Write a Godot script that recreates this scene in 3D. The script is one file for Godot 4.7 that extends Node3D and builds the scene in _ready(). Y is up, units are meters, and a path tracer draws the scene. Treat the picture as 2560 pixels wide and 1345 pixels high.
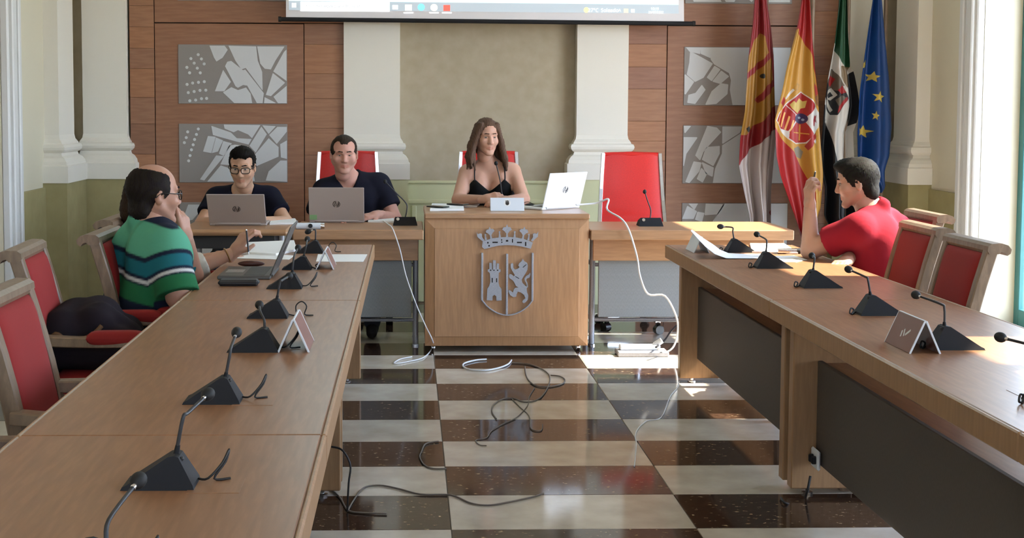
extends Node3D
# A council chamber: tables on both sides of an aisle, a desk with an emblem, flags, six seated people.
# Camera numbers: focal length in pixels of the 2560 x 1345 frame, the lens axis and the point where the lines of the room's length meet.
const F := 3400.0
const PX := 1120.0
const PY := 503.0
const VX := 1022.0
const VY := 272.0
const EYE := Vector3(0, 1.45, 0)
const TH := 0.73          # height of the long tables
const DH := 0.735         # height of the low side desks
var CB: Basis
var M := {}
var names := {}

func _ready() -> void:
	set_camera()
	set_light()
	make_materials()
	build_floor()
	build_walls()
	build_panelling()
	build_screen()
	build_tables()
	build_desks()
	build_chairs()
	build_flags()
	build_microphones()
	build_table_things()
	build_cables()
	build_people()

func set_camera() -> void:
	var d := Vector3(VX - PX, -(VY - PY), -F).normalized()
	var r := deg_to_rad(0.2)
	var x0 := Vector3(cos(r), -sin(r), 0)
	var X := (x0 - d * x0.dot(d)).normalized()
	var Z := -d
	var Y := Z.cross(X)
	CB = Basis(Vector3(X.x, Y.x, Z.x), Vector3(X.y, Y.y, Z.y), Vector3(X.z, Y.z, Z.z))
	var c := Camera3D.new()
	c.name = "camera"
	c.projection = Camera3D.PROJECTION_FRUSTUM
	c.near = 0.05
	c.far = 200.0
	c.size = 1345.0 / F * c.near
	c.frustum_offset = Vector2((1280.0 - PX) / F * c.near, -(672.5 - PY) / F * c.near)
	c.transform = Transform3D(CB, EYE)
	c.current = true
	add_child(c)

func set_light() -> void:
	var we := WorldEnvironment.new()
	we.name = "world_environment"
	var e := Environment.new()
	e.background_mode = Environment.BG_SKY
	var sk := ProceduralSkyMaterial.new()
	sk.sky_top_color = Color(0.68, 0.81, 1.0)
	sk.sky_horizon_color = Color(0.90, 0.95, 1.0)
	sk.sky_curve = 0.25
	sk.ground_bottom_color = Color(0.62, 0.60, 0.56)
	sk.ground_horizon_color = Color(0.80, 0.79, 0.76)
	sk.sun_angle_max = 1.0
	sk.energy_multiplier = 1.0
	var s := Sky.new()
	s.sky_material = sk
	e.sky = s
	e.background_energy_multiplier = 9.0
	e.tonemap_mode = Environment.TONE_MAPPER_LINEAR
	e.tonemap_exposure = 2.22
	e.sdfgi_enabled = true
	e.ssao_enabled = true
	e.ssil_enabled = true
	we.environment = e
	add_child(we)
	var sun := DirectionalLight3D.new()
	sun.name = "sun"
	sun.light_color = Color(1.0, 0.96, 0.88)
	sun.light_energy = 5.0
	sun.light_angular_distance = 0.6
	sun.shadow_enabled = true
	sun.look_at_from_position(Vector3(5.0, 5.4, 0.3), Vector3.ZERO)
	add_child(sun)

# ---------- pixels to points ----------
func ray(px: float, py: float) -> Vector3:
	return CB * Vector3(px - PX, -(py - PY), -F)

func on_y(px: float, py: float, h: float) -> Vector3:
	var v := ray(px, py)
	return EYE + v * ((h - EYE.y) / v.y)

func on_z(px: float, py: float, z: float) -> Vector3:
	var v := ray(px, py)
	return EYE + v * (z / v.z)

func on_x(px: float, py: float, x: float) -> Vector3:
	var v := ray(px, py)
	return EYE + v * (x / v.x)

# ---------- names and metas ----------
func numbered(called: String) -> String:
	if not names.has(called):
		names[called] = 0
		return called
	names[called] += 1
	return "%s_%03d" % [called, names[called]]

func tag(o: Node, label: String, category := "", group := "", kind := "") -> Node:
	if label: o.set_meta("label", label)
	if category: o.set_meta("category", category)
	if group: o.set_meta("group", group)
	if kind: o.set_meta("kind", kind)
	return o

func thing(called: String, label: String, category: String, at := Vector3.ZERO, turn := 0.0, group := "") -> Node3D:
	var o := Node3D.new()
	o.name = numbered(called)
	o.position = at
	o.rotation.y = turn
	add_child(o)
	tag(o, label, category, group)
	return o

func copy_of(o: Node3D, called: String, at: Vector3, turn: float, label: String, group := "") -> Node3D:
	var c: Node3D = o.duplicate()
	c.name = numbered(called)
	add_child(c)
	c.position = at
	c.rotation.y = turn
	c.set_meta("label", label)
	if group: c.set_meta("group", group)
	return c

func put(mesh: Mesh, called: String, m: Material, parent: Node = null, at := Vector3.ZERO) -> MeshInstance3D:
	var o := MeshInstance3D.new()
	o.mesh = mesh
	o.material_override = m
	if parent == null:
		o.name = numbered(called)
		add_child(o)
	else:
		o.name = called
		parent.add_child(o, true)
	o.position = at
	return o

# commits what a SurfaceTool holds; local = in the parent's own frame, otherwise the points are world points
func done(st: SurfaceTool, called: String, m: Material, parent: Node = null, local := true) -> MeshInstance3D:
	st.generate_normals()
	var o := put(st.commit(), called, m, parent)
	if not local and parent is Node3D:
		var t := Transform3D.IDENTITY
		var n: Node = parent
		while n is Node3D and n != self:
			t = n.transform * t
			n = n.get_parent()
		o.transform = t.affine_inverse()
	return o

func structure(st: SurfaceTool, called: String, m: Material) -> MeshInstance3D:
	var o := done(st, called, m)
	o.set_meta("kind", "structure")
	return o

# ---------- mesh building ----------
func S() -> SurfaceTool:
	var st := SurfaceTool.new()
	st.begin(Mesh.PRIMITIVE_TRIANGLES)
	return st

func tri(st: SurfaceTool, a: Vector3, b: Vector3, c: Vector3, out: Vector3) -> void:
	if (b - a).cross(c - a).dot(out) > 0.0:
		var t := b
		b = c
		c = t
	st.add_vertex(a)
	st.add_vertex(b)
	st.add_vertex(c)

func quad(st: SurfaceTool, a: Vector3, b: Vector3, c: Vector3, d: Vector3, out: Vector3) -> void:
	tri(st, a, b, c, out)
	tri(st, a, c, d, out)

func box(st: SurfaceTool, c: Vector3, size: Vector3, bevel := 0.004, bs := Basis.IDENTITY) -> void:
	st.set_smooth_group(-1)
	var h := size / 2.0
	var b: float = min(bevel, min(h.x, min(h.y, h.z)) * 0.95)
	var ax := [Vector3(1, 0, 0), Vector3(0, 1, 0), Vector3(0, 0, 1)]
	for i in 3:
		var u: int = (i + 1) % 3
		var v: int = (i + 2) % 3
		for s: float in [-1.0, 1.0]:
			var n: Vector3 = ax[i] * s
			var o: Vector3 = n * h[i]
			var eu: Vector3 = ax[u] * (h[u] - b)
			var ev: Vector3 = ax[v] * (h[v] - b)
			quad(st, c + bs * (o - eu - ev), c + bs * (o + eu - ev), c + bs * (o + eu + ev), c + bs * (o - eu + ev), bs * n)
			if b > 0.0:
				for s2: float in [-1.0, 1.0]:
					# edge between face i(s) and face u(s2), running along v
					var m: Vector3 = ax[u] * s2
					var p1: Vector3 = n * h[i] + m * (h[u] - b)
					var p2: Vector3 = n * (h[i] - b) + m * h[u]
					quad(st, c + bs * (p1 - ev), c + bs * (p1 + ev), c + bs * (p2 + ev), c + bs * (p2 - ev), bs * (n + m))
	if b > 0.0:
		for sx: float in [-1.0, 1.0]:
			for sy: float in [-1.0, 1.0]:
				for sz: float in [-1.0, 1.0]:
					var q := Vector3(sx, sy, sz)
					var k := q * (h - Vector3(b, b, b))
					tri(st, c + bs * (k + Vector3(sx * b, 0, 0)), c + bs * (k + Vector3(0, sy * b, 0)), c + bs * (k + Vector3(0, 0, sz * b)), bs * q)

func span(st: SurfaceTool, a: Vector3, b: Vector3, bevel := 0.004) -> void:
	box(st, (a + b) / 2.0, (b - a).abs(), bevel)

func tube(st: SurfaceTool, pts: Array, r, sides := 8) -> void:
	var n := pts.size()
	var t0: Vector3 = (pts[1] - pts[0]).normalized()
	var up := Vector3.UP if abs(t0.y) < 0.9 else Vector3.RIGHT
	var u := t0.cross(up).normalized()
	var rings := []
	for i in n:
		var t: Vector3
		if i == 0: t = pts[1] - pts[0]
		elif i == n - 1: t = pts[n - 1] - pts[n - 2]
		else: t = (pts[i + 1] - pts[i]).normalized() + (pts[i] - pts[i - 1]).normalized()
		t = t.normalized()
		u = (u - t * u.dot(t)).normalized()
		var v := t.cross(u)
		var rr: float = r[i] if r is Array else r
		var ring := []
		for k in sides:
			var a := TAU * k / sides
			ring.append(pts[i] + (u * cos(a) + v * sin(a)) * rr)
		rings.append(ring)
	st.set_smooth_group(1)
	for i in n - 1:
		for k in sides:
			var k2 := (k + 1) % sides
			var mid: Vector3 = (rings[i][k] + rings[i + 1][k2]) / 2.0
			quad(st, rings[i][k], rings[i][k2], rings[i + 1][k2], rings[i + 1][k], mid - (pts[i] + pts[i + 1]) / 2.0)
	st.set_smooth_group(-1)
	for k in range(1, sides - 1):
		tri(st, rings[0][0], rings[0][k], rings[0][k + 1], pts[0] - pts[1])
		tri(st, rings[n - 1][0], rings[n - 1][k], rings[n - 1][k + 1], pts[n - 1] - pts[n - 2])

# smooth curve through the points
func curve(pts: Array, per := 6) -> Array:
	var out := []
	var n := pts.size()
	for i in n - 1:
		var p0: Vector3 = pts[max(i - 1, 0)]
		var p1: Vector3 = pts[i]
		var p2: Vector3 = pts[i + 1]
		var p3: Vector3 = pts[min(i + 2, n - 1)]
		for k in per:
			out.append(p1.cubic_interpolate(p2, p0, p3, float(k) / per))
	out.append(pts[n - 1])
	return out

func lathe(st: SurfaceTool, at: Transform3D, prof: Array, sides := 16, smooth := true) -> void:
	st.set_smooth_group(2 if smooth else -1)
	for i in prof.size() - 1:
		var a: Vector2 = prof[i]
		var b: Vector2 = prof[i + 1]
		for k in sides:
			var t1 := TAU * k / sides
			var t2 := TAU * (k + 1) / sides
			var d1 := Vector3(cos(t1), 0, sin(t1))
			var d2 := Vector3(cos(t2), 0, sin(t2))
			var nr := (d1 + d2) * (b.y - a.y) - Vector3(0, 2.0 * (b.x - a.x), 0)
			if prof[0].y > prof[-1].y: nr = -nr
			var p1 := at * (d1 * a.x + Vector3(0, a.y, 0))
			var p2 := at * (d2 * a.x + Vector3(0, a.y, 0))
			var p3 := at * (d2 * b.x + Vector3(0, b.y, 0))
			var p4 := at * (d1 * b.x + Vector3(0, b.y, 0))
			if a.x > 1e-5: tri(st, p1, p2, p3, at.basis * nr)
			if b.x > 1e-5: tri(st, p1, p3, p4, at.basis * nr)

func ball(st: SurfaceTool, c: Vector3, r: Vector3, bs := Basis.IDENTITY, n := 10) -> void:
	var prof := []
	for i in n + 1:
		var a := PI * i / n - PI / 2
		prof.append(Vector2(max(cos(a), 0.0), sin(a)))
	lathe(st, Transform3D(bs * Basis.from_scale(r), c), prof, n * 2 - 4)

# polygon in the x-y plane of a frame, thick along its z from 0 to depth
func prism(st: SurfaceTool, poly: PackedVector2Array, at: Transform3D, depth: float) -> void:
	st.set_smooth_group(-1)
	var ix := Geometry2D.triangulate_polygon(poly)
	var zz := Vector3(0, 0, depth)
	for k in range(0, ix.size(), 3):
		var p := []
		for j in 3:
			p.append(Vector3(poly[ix[k + j]].x, poly[ix[k + j]].y, 0))
		tri(st, at * p[0], at * p[1], at * p[2], at.basis * Vector3(0, 0, -depth))
		tri(st, at * (p[0] + zz), at * (p[1] + zz), at * (p[2] + zz), at.basis * zz)
	var cw := Geometry2D.is_polygon_clockwise(poly)
	for i in poly.size():
		var a := poly[i]
		var b := poly[(i + 1) % poly.size()]
		var e := (b - a)
		var nn := Vector3(e.y, -e.x, 0) * (-1.0 if cw else 1.0)
		quad(st, at * Vector3(a.x, a.y, 0), at * Vector3(b.x, b.y, 0), at * Vector3(b.x, b.y, depth), at * Vector3(a.x, a.y, depth), at.basis * nn)

# rings of four corners stacked up: profile entries are (height, how far out)
func rect_loft(st: SurfaceTool, x0: float, x1: float, z0: float, z1: float, prof: Array) -> void:
	st.set_smooth_group(-1)
	var rings := []
	for p in prof:
		var o: float = p[1]
		rings.append([Vector3(x0 - o, p[0], z0 - o), Vector3(x1 + o, p[0], z0 - o), Vector3(x1 + o, p[0], z1 + o), Vector3(x0 - o, p[0], z1 + o)])
	var outs := [Vector3(0, 0, -1), Vector3(1, 0, 0), Vector3(0, 0, 1), Vector3(-1, 0, 0)]
	for i in rings.size() - 1:
		var dy: float = prof[i + 1][0] - prof[i][0]
		var dr: float = prof[i + 1][1] - prof[i][1]
		for k in 4:
			var o: Vector3 = outs[k] * max(dy, 1e-4) - Vector3(0, dr, 0)
			quad(st, rings[i][k], rings[i][(k + 1) % 4], rings[i + 1][(k + 1) % 4], rings[i + 1][k], o)
	quad(st, rings[0][0], rings[0][1], rings[0][2], rings[0][3], Vector3.DOWN)
	var t: Array = rings[-1]
	quad(st, t[0], t[1], t[2], t[3], Vector3.UP)

# a sheet given as rows of points, with thickness and texture coordinates
func sheet(st: SurfaceTool, rows: Array, uvs: Array, thick: float, front: Vector3) -> void:
	var nr := rows.size()
	var nc: int = rows[0].size()
	var back := -front.normalized() * thick
	for side in 2:
		st.set_smooth_group(3 + side)
		var off := back if side == 1 else Vector3.ZERO
		for i in nr - 1:
			for k in nc - 1:
				var ids := [[i, k], [i, k + 1], [i + 1, k + 1], [i + 1, k]]
				for t in [[0, 1, 2], [0, 2, 3]]:
					var q := []
					for j in t: q.append(ids[j])
					var a: Vector3 = rows[q[0][0]][q[0][1]]
					var b: Vector3 = rows[q[1][0]][q[1][1]]
					var c: Vector3 = rows[q[2][0]][q[2][1]]
					var o := front if side == 0 else -front
					if (b - a).cross(c - a).dot(o) > 0.0: q = [q[0], q[2], q[1]]
					for w in q:
						if uvs: st.set_uv(uvs[w[0]][w[1]])
						st.add_vertex(rows[w[0]][w[1]] + off)

func text(words: String, height: float, at: Transform3D, m: Material, parent: Node, called: String, mono := false, bold := false) -> MeshInstance3D:
	var t := TextMesh.new()
	var fo := SystemFont.new()
	fo.font_names = PackedStringArray(["Droid Sans Mono" if mono else "Droid Sans"])
	if bold: fo.font_weight = 700
	t.font = fo
	t.text = words
	t.font_size = 32
	t.pixel_size = height / 32.0
	t.depth = 0.0008
	t.curve_step = 2.0
	var o := put(t, called, m, parent)
	o.transform = at
	return o

# ---------- pictures drawn as filled outlines ----------
func fill_poly(im: Image, pts: Array, col: Color) -> void:
	var n := pts.size()
	var lo := 1e9
	var hi := -1e9
	for p: Vector2 in pts:
		lo = min(lo, p.y)
		hi = max(hi, p.y)
	for y in range(max(0, int(lo)), min(im.get_height() - 1, int(hi)) + 1):
		var xs := []
		var yc := y + 0.5
		for i in n:
			var a: Vector2 = pts[i]
			var b: Vector2 = pts[(i + 1) % n]
			if (a.y <= yc) != (b.y <= yc):
				xs.append(a.x + (yc - a.y) / (b.y - a.y) * (b.x - a.x))
		xs.sort()
		for i in range(0, xs.size() - 1, 2):
			var x0 := int(round(xs[i]))
			var x1 := int(round(xs[i + 1]))
			if x1 > x0:
				im.fill_rect(Rect2i(x0, y, x1 - x0, 1), col)

# ---------- materials ----------
func plain(col: Color, rough := 0.6, metal := 0.0, spec := 0.5) -> StandardMaterial3D:
	var m := StandardMaterial3D.new()
	m.albedo_color = col
	m.roughness = rough
	m.metallic = metal
	m.metallic_specular = spec
	return m

func noise_tex(freq: float, ramp: Array, seed_: int, type := FastNoiseLite.TYPE_SIMPLEX_SMOOTH, oct := 4, size := 512) -> NoiseTexture2D:
	var n := FastNoiseLite.new()
	n.noise_type = type
	n.frequency = freq
	n.seed = seed_
	n.fractal_octaves = oct
	var t := NoiseTexture2D.new()
	t.width = size
	t.height = size
	t.seamless = true
	t.noise = n
	var g := Gradient.new()
	var offs := PackedFloat32Array()
	var cols := PackedColorArray()
	for r in ramp:
		offs.append(r[0])
		cols.append(r[1])
	g.offsets = offs
	g.colors = cols
	t.color_ramp = g
	return t

func normal_tex(freq: float, strength: float, seed_: int, type := FastNoiseLite.TYPE_SIMPLEX_SMOOTH) -> NoiseTexture2D:
	var n := FastNoiseLite.new()
	n.noise_type = type
	n.frequency = freq
	n.seed = seed_
	var t := NoiseTexture2D.new()
	t.width = 256
	t.height = 256
	t.seamless = true
	t.noise = n
	t.as_normal_map = true
	t.bump_strength = strength
	return t

func tri_mat(tex: Texture2D, scale: Vector3, rough: float, tint := Color.WHITE, spec := 0.5) -> StandardMaterial3D:
	var m := StandardMaterial3D.new()
	m.albedo_texture = tex
	m.albedo_color = tint
	m.uv1_triplanar = true
	m.uv1_world_triplanar = true
	m.uv1_scale = scale
	m.roughness = rough
	m.metallic_specular = spec
	return m

func wood_tex(dark: Color, light: Color, seed_: int) -> NoiseTexture2D:
	return noise_tex(0.012, [[0.0, dark], [0.35, dark.lerp(light, 0.45)], [0.55, dark.lerp(light, 0.62)], [0.75, light], [1.0, dark.lerp(light, 0.5)]], seed_, FastNoiseLite.TYPE_SIMPLEX_SMOOTH, 5)

func make_materials() -> void:
	var oak := wood_tex(Color(0.59, 0.455, 0.335), Color(0.66, 0.52, 0.39), 11)
	var oak_reflection_tint := wood_tex(Color(0.51, 0.36, 0.25), Color(0.59, 0.425, 0.30), 14)  # oak made darker and redder: the tabletop reflection put into the colour
	M.table_wood = tri_mat(oak_reflection_tint, Vector3(7.0, 7.0, 0.7), 0.34)
	M.desk_wood = tri_mat(oak, Vector3(7.0, 0.6, 7.0), 0.4, Color(1.06, 1.02, 0.97))
	M.desk_top_wood = tri_mat(oak, Vector3(0.7, 7.0, 7.0), 0.33, Color(1.03, 1.0, 0.97))
	M.leg_wood = tri_mat(oak, Vector3(7.0, 0.7, 7.0), 0.4, Color(0.95, 0.93, 0.88))
	var cherry := wood_tex(Color(0.515, 0.355, 0.26), Color(0.58, 0.41, 0.305), 23)  # cherry greyed, with veiling glare put into the wood tone
	M.planks = []
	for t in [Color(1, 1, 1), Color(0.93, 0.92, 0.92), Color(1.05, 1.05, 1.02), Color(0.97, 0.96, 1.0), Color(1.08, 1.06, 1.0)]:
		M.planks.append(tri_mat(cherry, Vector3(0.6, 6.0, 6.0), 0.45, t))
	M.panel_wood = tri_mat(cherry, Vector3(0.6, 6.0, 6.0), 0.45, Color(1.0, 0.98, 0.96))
	M.joint = plain(Color(0.10, 0.06, 0.04), 0.9)
	M.chair_wood = tri_mat(wood_tex(Color(0.42, 0.345, 0.275), Color(0.52, 0.435, 0.355), 5), Vector3(5.0, 1.5, 5.0), 0.4)
	# stone
	var dark := noise_tex(0.02, [[0.0, Color(0.13, 0.09, 0.07)], [0.45, Color(0.20, 0.14, 0.11)], [0.66, Color(0.27, 0.20, 0.16)], [0.74, Color(0.24, 0.17, 0.13)], [0.80, Color(0.40, 0.32, 0.24)], [0.88, Color(0.66, 0.58, 0.45)], [1.0, Color(0.74, 0.67, 0.54)]], 71, FastNoiseLite.TYPE_SIMPLEX_SMOOTH, 6, 1024)
	M.dark_stone = tri_mat(dark, Vector3(1.1, 1.1, 1.9), 0.09)
	var cream := noise_tex(0.01, [[0.0, Color(0.72, 0.68, 0.61)], [0.5, Color(0.77, 0.73, 0.67)], [1.0, Color(0.82, 0.79, 0.73)]], 72, FastNoiseLite.TYPE_SIMPLEX_SMOOTH, 5)
	M.light_stone = tri_mat(cream, Vector3(0.8, 0.8, 0.8), 0.09)
	M.grout = plain(Color(0.42, 0.36, 0.29), 0.8)
	# paint
	M.wall_beige = tri_mat(noise_tex(0.02, [[0.0, Color(0.65, 0.60, 0.50)], [1.0, Color(0.69, 0.64, 0.55)]], 3), Vector3(0.7, 0.7, 0.7), 0.85)
	M.wall_cream = plain(Color(0.80, 0.77, 0.68), 0.85)
	M.white_paint = plain(Color(0.86, 0.84, 0.79), 0.7)
	M.casing_paint = plain(Color(0.80, 0.80, 0.79), 0.5)
	M.green_paint = tri_mat(noise_tex(0.015, [[0.0, Color(0.58, 0.54, 0.37)], [1.0, Color(0.63, 0.59, 0.42)]], 4), Vector3(0.7, 0.7, 0.7), 0.7)
	M.pale_green = plain(Color(0.76, 0.76, 0.60), 0.7)
	M.door_paint = plain(Color(0.80, 0.76, 0.72), 0.6)
	M.ceiling = plain(Color(0.88, 0.87, 0.84), 0.9)
	M.teal = plain(Color(0.18, 0.42, 0.42), 0.5)
	M.chrome = plain(Color(0.86, 0.86, 0.88), 0.18, 1.0)
	M.steel = tri_mat(noise_tex(0.03, [[0.0, Color(0.55, 0.55, 0.57)], [1.0, Color(0.68, 0.68, 0.70)]], 8), Vector3(4, 30, 4), 0.38)
	M.steel.metallic = 0.35
	M.silver = plain(Color(0.64, 0.59, 0.56), 0.45, 0.05)
	M.glare_white_metal = plain(Color(0.92, 0.94, 0.96), 0.3, 0.1)  # aluminium with the window glare put into its white colour
	M.dark_mark = plain(Color(0.24, 0.22, 0.21), 0.4, 0.4)
	M.black = plain(Color(0.12, 0.12, 0.13), 0.6, 0.0, 0.3)
	M.black_gloss = plain(Color(0.03, 0.03, 0.035), 0.22)
	M.rubber = plain(Color(0.05, 0.05, 0.05), 0.7)
	M.dark_grey = plain(Color(0.16, 0.16, 0.17), 0.5)
	M.laptop_grey = plain(Color(0.33, 0.32, 0.31), 0.45, 0.1)
	M.key_grey = plain(Color(0.16, 0.155, 0.155), 0.5)
	M.grey_panel = tri_mat(noise_tex(0.05, [[0.0, Color(0.27, 0.24, 0.215)], [1.0, Color(0.34, 0.305, 0.275)]], 9), Vector3(20, 2, 20), 0.6)
	M.grey_panel_cool = tri_mat(noise_tex(0.05, [[0.0, Color(0.42, 0.44, 0.45)], [1.0, Color(0.54, 0.55, 0.56)]], 10), Vector3(30, 2, 30), 0.5)
	M.red_cloth = tri_mat(noise_tex(0.2, [[0.0, Color(0.49, 0.065, 0.055)], [1.0, Color(0.57, 0.10, 0.08)]], 12), Vector3(8, 8, 8), 0.85)
	M.red_leather = tri_mat(noise_tex(0.05, [[0.0, Color(0.72, 0.07, 0.05)], [1.0, Color(0.80, 0.10, 0.07)]], 13), Vector3(3, 3, 3), 0.35)
	M.map_back = plain(Color(0.53, 0.50, 0.48), 0.4, 0.0)
	M.map_block = plain(Color(0.77, 0.77, 0.77), 0.38, 0.0)
	M.paper = plain(Color(0.88, 0.88, 0.87), 0.8)
	M.plate_white = plain(Color(0.82, 0.84, 0.86), 0.5)
	M.plate_mauve = plain(Color(0.48, 0.33, 0.29), 0.35)
	M.cable_white = plain(Color(0.84, 0.84, 0.84), 0.5)
	M.cable_grey = plain(Color(0.42, 0.38, 0.34), 0.6)
	M.cable_dark = plain(Color(0.10, 0.09, 0.09), 0.5)
	M.pen = plain(Color(0.10, 0.10, 0.14), 0.3)
	M.navy = plain(Color(0.05, 0.05, 0.085), 0.85)
	M.screen_sheet = plain(Color(0.84, 0.83, 0.84), 0.8)
	M.eye_white = plain(Color(0.58, 0.54, 0.51), 0.3)
	M.iris = plain(Color(0.07, 0.045, 0.03), 0.2)
	M.skin = skin_mat()
	M.cloth = cloth_mat()
	M.hair = hair_mat()
	M.glass = plain(Color(1, 1, 1, 0.08), 0.02)
	M.glass.transparency = BaseMaterial3D.TRANSPARENCY_ALPHA
	M.lens = plain(Color(1, 1, 1, 0.05), 0.02, 0.0, 0.25)
	M.lens.transparency = BaseMaterial3D.TRANSPARENCY_ALPHA

func skin_mat() -> StandardMaterial3D:
	var m := plain(Color.WHITE, 0.5, 0.0, 0.4)
	m.vertex_color_use_as_albedo = true
	m.subsurf_scatter_enabled = true
	m.subsurf_scatter_strength = 0.1
	return m

func cloth_mat() -> StandardMaterial3D:
	var m := plain(Color.WHITE, 0.9, 0.0, 0.3)
	m.vertex_color_use_as_albedo = true
	m.normal_enabled = true
	m.normal_texture = normal_tex(0.02, 3.0, 31)
	m.normal_scale = 0.25
	m.uv1_triplanar = true
	m.uv1_scale = Vector3(2.2, 2.2, 2.2)
	return m

func hair_mat() -> StandardMaterial3D:
	var m := plain(Color.WHITE, 0.65, 0.0, 0.22)
	m.vertex_color_use_as_albedo = true
	m.normal_enabled = true
	m.normal_texture = normal_tex(0.06, 4.0, 32)
	m.normal_scale = 0.5
	m.uv1_triplanar = true
	m.uv1_scale = Vector3(9, 2, 9)
	return m

func glow(col: Color, e: float) -> StandardMaterial3D:
	var m := plain(col, 0.8)
	m.emission_enabled = true
	m.emission = col
	m.emission_energy_multiplier = e
	return m

# ---------- the room ----------
const XL := -2.52
const XR := 3.67
const ZB := -10.2
const ZF := 2.8
const HC := 4.5

func build_floor() -> void:
	var st := S()
	span(st, Vector3(XL - 0.4, -0.25, ZB - 0.3), Vector3(XR + 0.4, -0.004, ZF + 0.3), 0.0)
	var fl := structure(st, "floor", M.grout)
	var cols := [-2.41, -1.557, -0.704, 0.149, 1.002, 1.855, 2.708, 3.561]
	var row := 0.4168
	var g := 0.0015
	var meshes := {}
	for k in range(-5, 15):
		var z0 := -7.944 + k * row
		for c in cols.size() - 1:
			var w: float = cols[c + 1] - cols[c]
			var key := "%.3f" % w
			if not meshes.has(key):
				var t := S()
				box(t, Vector3(0, -0.006, 0), Vector3(w - 2 * g, 0.012, row - 2 * g), 0.0012)
				t.generate_normals()
				meshes[key] = t.commit()
			var dark: bool = (k + c + 100) % 2 == 1
			put(meshes[key], "tile", M.dark_stone if dark else M.light_stone, fl, Vector3((cols[c] + cols[c + 1]) / 2, 0, z0 + row / 2))
	# border strips along the walls and the near end of the hall
	for b in [[XL, cols[0], -10.2, ZF], [cols[-1], XR, -10.2, ZF], [cols[0], cols[-1], -7.944 + 15 * row, ZF]]:
		var t := S()
		span(t, Vector3(b[0] + g, -0.012, b[2]), Vector3(b[1] - g, 0, b[3]), 0.0012)
		done(t, "border_slab", M.light_stone, fl)

# a wall that runs along z at x, with openings [z0, z1, y0, y1]
func wall_with_openings(x0: float, x1: float, opens: Array) -> SurfaceTool:
	var st := S()
	var z := ZB - 0.3
	for o in opens:
		span(st, Vector3(x0, 0, z), Vector3(x1, HC, o[0]), 0.0)
		if o[2] > 0.001: span(st, Vector3(x0, 0, o[0]), Vector3(x1, o[2], o[1]), 0.0)
		span(st, Vector3(x0, o[3], o[0]), Vector3(x1, HC, o[1]), 0.0)
		z = o[1]
	span(st, Vector3(x0, 0, z), Vector3(x1, HC, ZF + 0.3), 0.0)
	return st

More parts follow.
